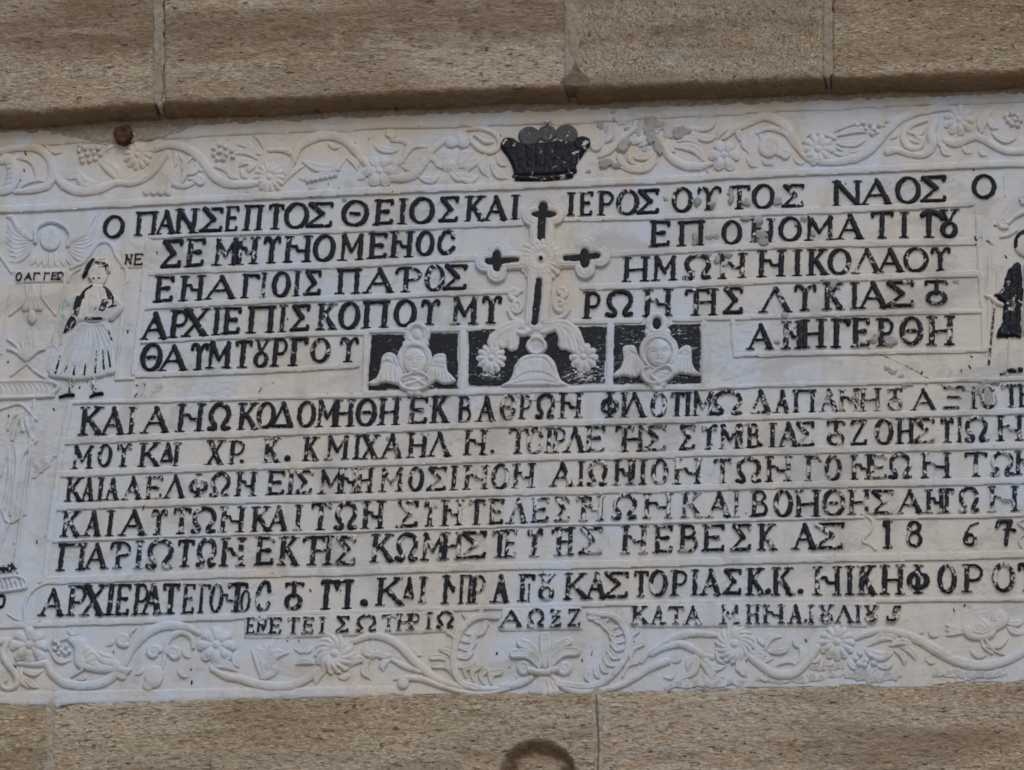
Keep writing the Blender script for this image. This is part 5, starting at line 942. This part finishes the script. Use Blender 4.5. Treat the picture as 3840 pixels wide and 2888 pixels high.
patch('F', [(1120, 1415, 32, 22)], 8); patch('A', [(480, 1190, 12, 12)], 20)
# rusty iron stub stuck in the joint above the slab
peg = thing('rusty_iron_stub', 'small square rusty iron stub sticking out of the joint above the plaque at upper left', 'iron stub')
relief('stub', peg, [Poly([(428, 474), (460, 466), (488, 472), (493, 500), (484, 522), (466, 531), (436, 524), (424, 500)], H=34, bev=5, base=.85, sm=False)], RUST, href=34, res=3, wob=4, wobs=9, rough=7, bottom=-10)
relief('rust_flake', peg, [Poly([(455, 515), (480, 512), (500, 524), (470, 530)], H=10, bev=4)], RUST, href=10, res=3, wob=3, wobs=8)

chips = []
known = [('A', 210, 495), ('A', 70, 550), ('A', 160, 715), ('A', 200, 635), ('A', 130, 1305), ('A', 1305, 1325), ('E', 1060, 535), ('E', 1135, 985), ('E', 1200, 980), ('E', 1130, 1065), ('E', 660, 1000), ('E', 70, 780), ('E', 270, 1180), ('E', 70, 1235), ('E', 445, 1180),
  ('I', 305, 840), ('I', 110, 865), ('I', 430, 700), ('N', 380, 590), ('N', 2020, 690), ('O', 705, 690), ('O', 625, 745), ('M', 1100, 505), ('M', 1590, 930), ('M', 940, 680), ('M', 125, 795), ('H', 1775, 745), ('H', 1760, 830), ('H', 1690, 865), ('H', 1365, 880), ('D', 2060, 1465), ('P', 1720, 290), ('P', 1630, 330),
  ('B', 700, 800), ('B', 1070, 1400), ('F', 65, 1005), ('J', 475, 600+650), ('N', 470, 165), ('N', 725, 180), ('K', 300, 1100), ('C', 530, 165), ('O', 1660, 855), ('P', 400, 1070-488), ('I', 1285, 1110)]
for t_, x_, y_ in known:
    x, y = tp(t_, x_, y_); a = rnd.uniform(0.6, 2.2); L = rnd.uniform(2.5, 7)
    chips.append(relief('chip', plaque, [Stroke([(x-L*math.cos(a), y-L*math.sin(a)), (x+L*math.cos(a), y+L*math.sin(a))], [2.2, 3.2], 1.6, sm=False, base=.9)], MARBLE, href=1, res=2, wob=1.5, wobs=5, paint=1.0, wear=.44))
for i in range(60):
    x, y = rnd.uniform(0, 3840), rnd.choice((rnd.uniform(1400, 1480), rnd.uniform(500, 700), rnd.uniform(2380, 2560), rnd.uniform(700, 2400))); a = rnd.uniform(0, 3.1); L = rnd.uniform(.6, 3.5)
    chips.append(relief('chip', plaque, [Stroke([(x-L*math.cos(a), y-L*math.sin(a)), (x+L*math.cos(a), y+L*math.sin(a))], [1.6, 2.2], 2.4, sm=False, base=.9)], MARBLE, href=1, res=1.7, wob=1.5, wobs=4, paint=1.0, wear=.45))
join_into('chip_marks', [c for c in chips if c is not None])

# ------------------------------------------------------------------ stone courses
SM = [stone_material('gneiss_a', seed=0.0, tint=(.42, .395, .34)), stone_material('gneiss_b', seed=3.1, tint=(.42, .39, .32)), stone_material('gneiss_c', sc=(.9, 1, .8), seed=6.4, tint=(.36, .34, .285)), stone_material('gneiss_d', seed=9.2, tint=(.36, .315, .235))]
lowedge = pl([(-900, 520), (0, 486), (200, 480), (600, 454), (950, 440), (1400, 421), (1900, 398), (2260, 392), (2840, 368), (3300, 355), (3840, 338), (4700, 290)])
def stone(x0, x1, yt, yb, mat, H, edge_r, seed, tx=0, bx=0, brown=0.4, groove=None, lowdirt=1.0, res=6.5):
    xs = np.linspace(x0, x1, max(6, int((x1-x0)/90)))
    lo = [(x, yb(x)+4*math.sin(x/97+seed)) for x in xs]; up = [(x, yt(x)) for x in xs[::-1]]
    sh = Poly(lo+up, H=H, bev=13, base=.80, kind='d', sm=False)
    ylow = yb; yup = yt
    def ex(X, Y, S, h):
        dl = ylow(X)-Y; tq = np.clip(dl/(edge_r*1.7), 0, 1); h = h - (H*.52 if H > 50 else 5)*(1-np.sqrt(np.clip(1-(1-tq)**2, 0, 1)))
        h = h + 5*fbm(X/170, Y/120, seed+1, 3) + 3.2*fbm(X/34, Y/17, seed+5, 3) + 2.4*fbm(X/13, Y/8, seed+9, 2)
        if groove is not None:
            cx, cy, Ra, wd = groove; r = np.hypot((X-cx), (Y-cy)*1.0)
            h = h - 34*np.clip((Ra+22-r)/16, 0, 1)
        return h
    def dirt(X, Y, S):
        n = .8*fbm(X/520, Y/75, seed+40, 4); f = fbm(X/40, Y/22, seed+50, 3)
        d = np.clip((n+(.35 if lowdirt else .1))*1.6, 0, 1)*brown*(1.0 if not lowdirt else np.clip((ylow(X)-130+50*f-Y)/130, .10, 1))
        if lowdirt: d = np.maximum(d, lowdirt*np.clip((Y-(ylow(X)-32+18*f))/14, 0, 1))
        if groove is not None:
            cx, cy, Ra, wd = groove; r = np.hypot(X-cx, Y-cy); d = np.maximum(d, (1.05+.8*f)*np.exp(-((r-Ra+2+30*f)/(wd*.85))**2))
        return np.clip(d+.12*f, 0, 1.3)
    return relief('stone', wall, [sh], mat, href=0, res=res, wob=4, wobs=24, extra=ex, dirt=dirt, bottom=-20)
top = lambda x: -330.0-0*x
JX = [-900, 592, 2142, 3122, 4700]
jr = [(0, 576), (624, 2120), (2166, 3104), (3136, 0)]
stone(-900, 598, top, lambda x: lowedge(x), SM[0], 92, 18, 101, brown=.85)
stone(630, 2134, top, lambda x: lowedge(x), SM[1], 92, 18, 211, brown=.85)
stone(2166, 3098, top, lambda x: lowedge(x), SM[2], 90, 18, 331, brown=.9)
stone(3128, 4700, top, lambda x: lowedge(x), SM[3], 92, 18, 467, brown=.95)
upbot = lambda x: np.interp(x, [b[0] for b in bot], [b[1] for b in bot])
low = lambda x: 3250.0+0*x
stone(-900, 180, lambda x: upbot(x)+4, low, SM[3], 10, 14, 541, brown=.45, lowdirt=0)
stone(202, 2232, lambda x: upbot(x)+4, low, SM[1], 12, 14, 653, brown=.5, groove=(2018, 2925, 126, 30), lowdirt=0)
stone(2252, 4700, lambda x: upbot(x)+4, low, SM[0], 12, 14, 769, brown=.6, lowdirt=0)
# mortar in the joints, and the bed behind the stones
def joint(pts, r, H, mat, name='mortar_joint', **kw):
    relief(name, wall, [Stroke(pts, r, H, sm=False, kind='b', bev=5, base=.96)], mat, href=0, res=4, wob=9, wobs=22, rough=3, bottom=-20, **kw)
joint([(612, -330), (612, 240), (615, 400), (615, 424)], [21, 20, 24, 20], 90, JOINT)
joint([(2150, -330), (2152, 120), (2148, 250), (2150, 352)], [22, 24, 22, 22], 91, JOINT)
relief('mortar_smear', wall, [Poly([(2128, -330), (2196, -330), (2190, 60), (2206, 160), (2185, 240), (2180, 300), (2145, 250), (2136, 160), (2124, 60)], H=93, bev=6, base=.9)], JOINT, href=0, res=5, wob=12, wobs=30, rough=3, bottom=40)
relief('mortar_smear', wall, [Poly([(2168, 282), (2200, 318), (2226, 340), (2232, 372), (2180, 380), (2116, 372), (2112, 345), (2140, 320)], H=92, bev=6, base=.9)], DARKM, href=0, res=5, wob=7, wobs=24, rough=2, bottom=20)
joint([(3114, -330), (3112, 200), (3114, 300), (3114, 322)], [18, 18, 21, 18], 88, JOINT)
relief('joint_crack', wall, [Stroke([(2238, 2612), (2243, 2700), (2247, 2800), (2243, 2900)], [3, 4, 3, 4], 15, base=.95)], DARKM, href=0, res=2.6, wob=3, wobs=12, bottom=0)
relief('joint_crack', wall, [Stroke([(622, 300), (632, 350), (630, 400), (622, 425)], [2, 3, 3, 2], 93, base=.95)], DARKM, href=0, res=2.6, wob=3, wobs=12, bottom=60)
joint([(190, 2652), (190, 2800), (188, 3200)], [18, 22, 20], 10, CEMENT)
joint([(2240, 2606), (2243, 2750), (2240, 3200)], [22, 22, 28], 12, CEMENT)
joint([(-700, 500), (0, 486), (350, 474), (620, 464), (1400, 424), (2200, 398), (3000, 368), (3840, 338), (4600, 300)], 16, 8, JOINT, 'bed_mortar')
joint([(200, 496), (330, 500), (450, 506), (600, 488), (760, 462)], [8, 24, 38, 30, 8], 7, CEMENT, 'bed_mortar')
relief('backing', wall, [Poly([(-900, -330), (4700, -330), (4700, 3250), (-900, 3250)], H=-30, bev=2, base=1, sm=False)], JOINT, href=0, res=60, wob=0, bottom=-400)

print('triangles', NTRI[0], 'letters', len(letters))
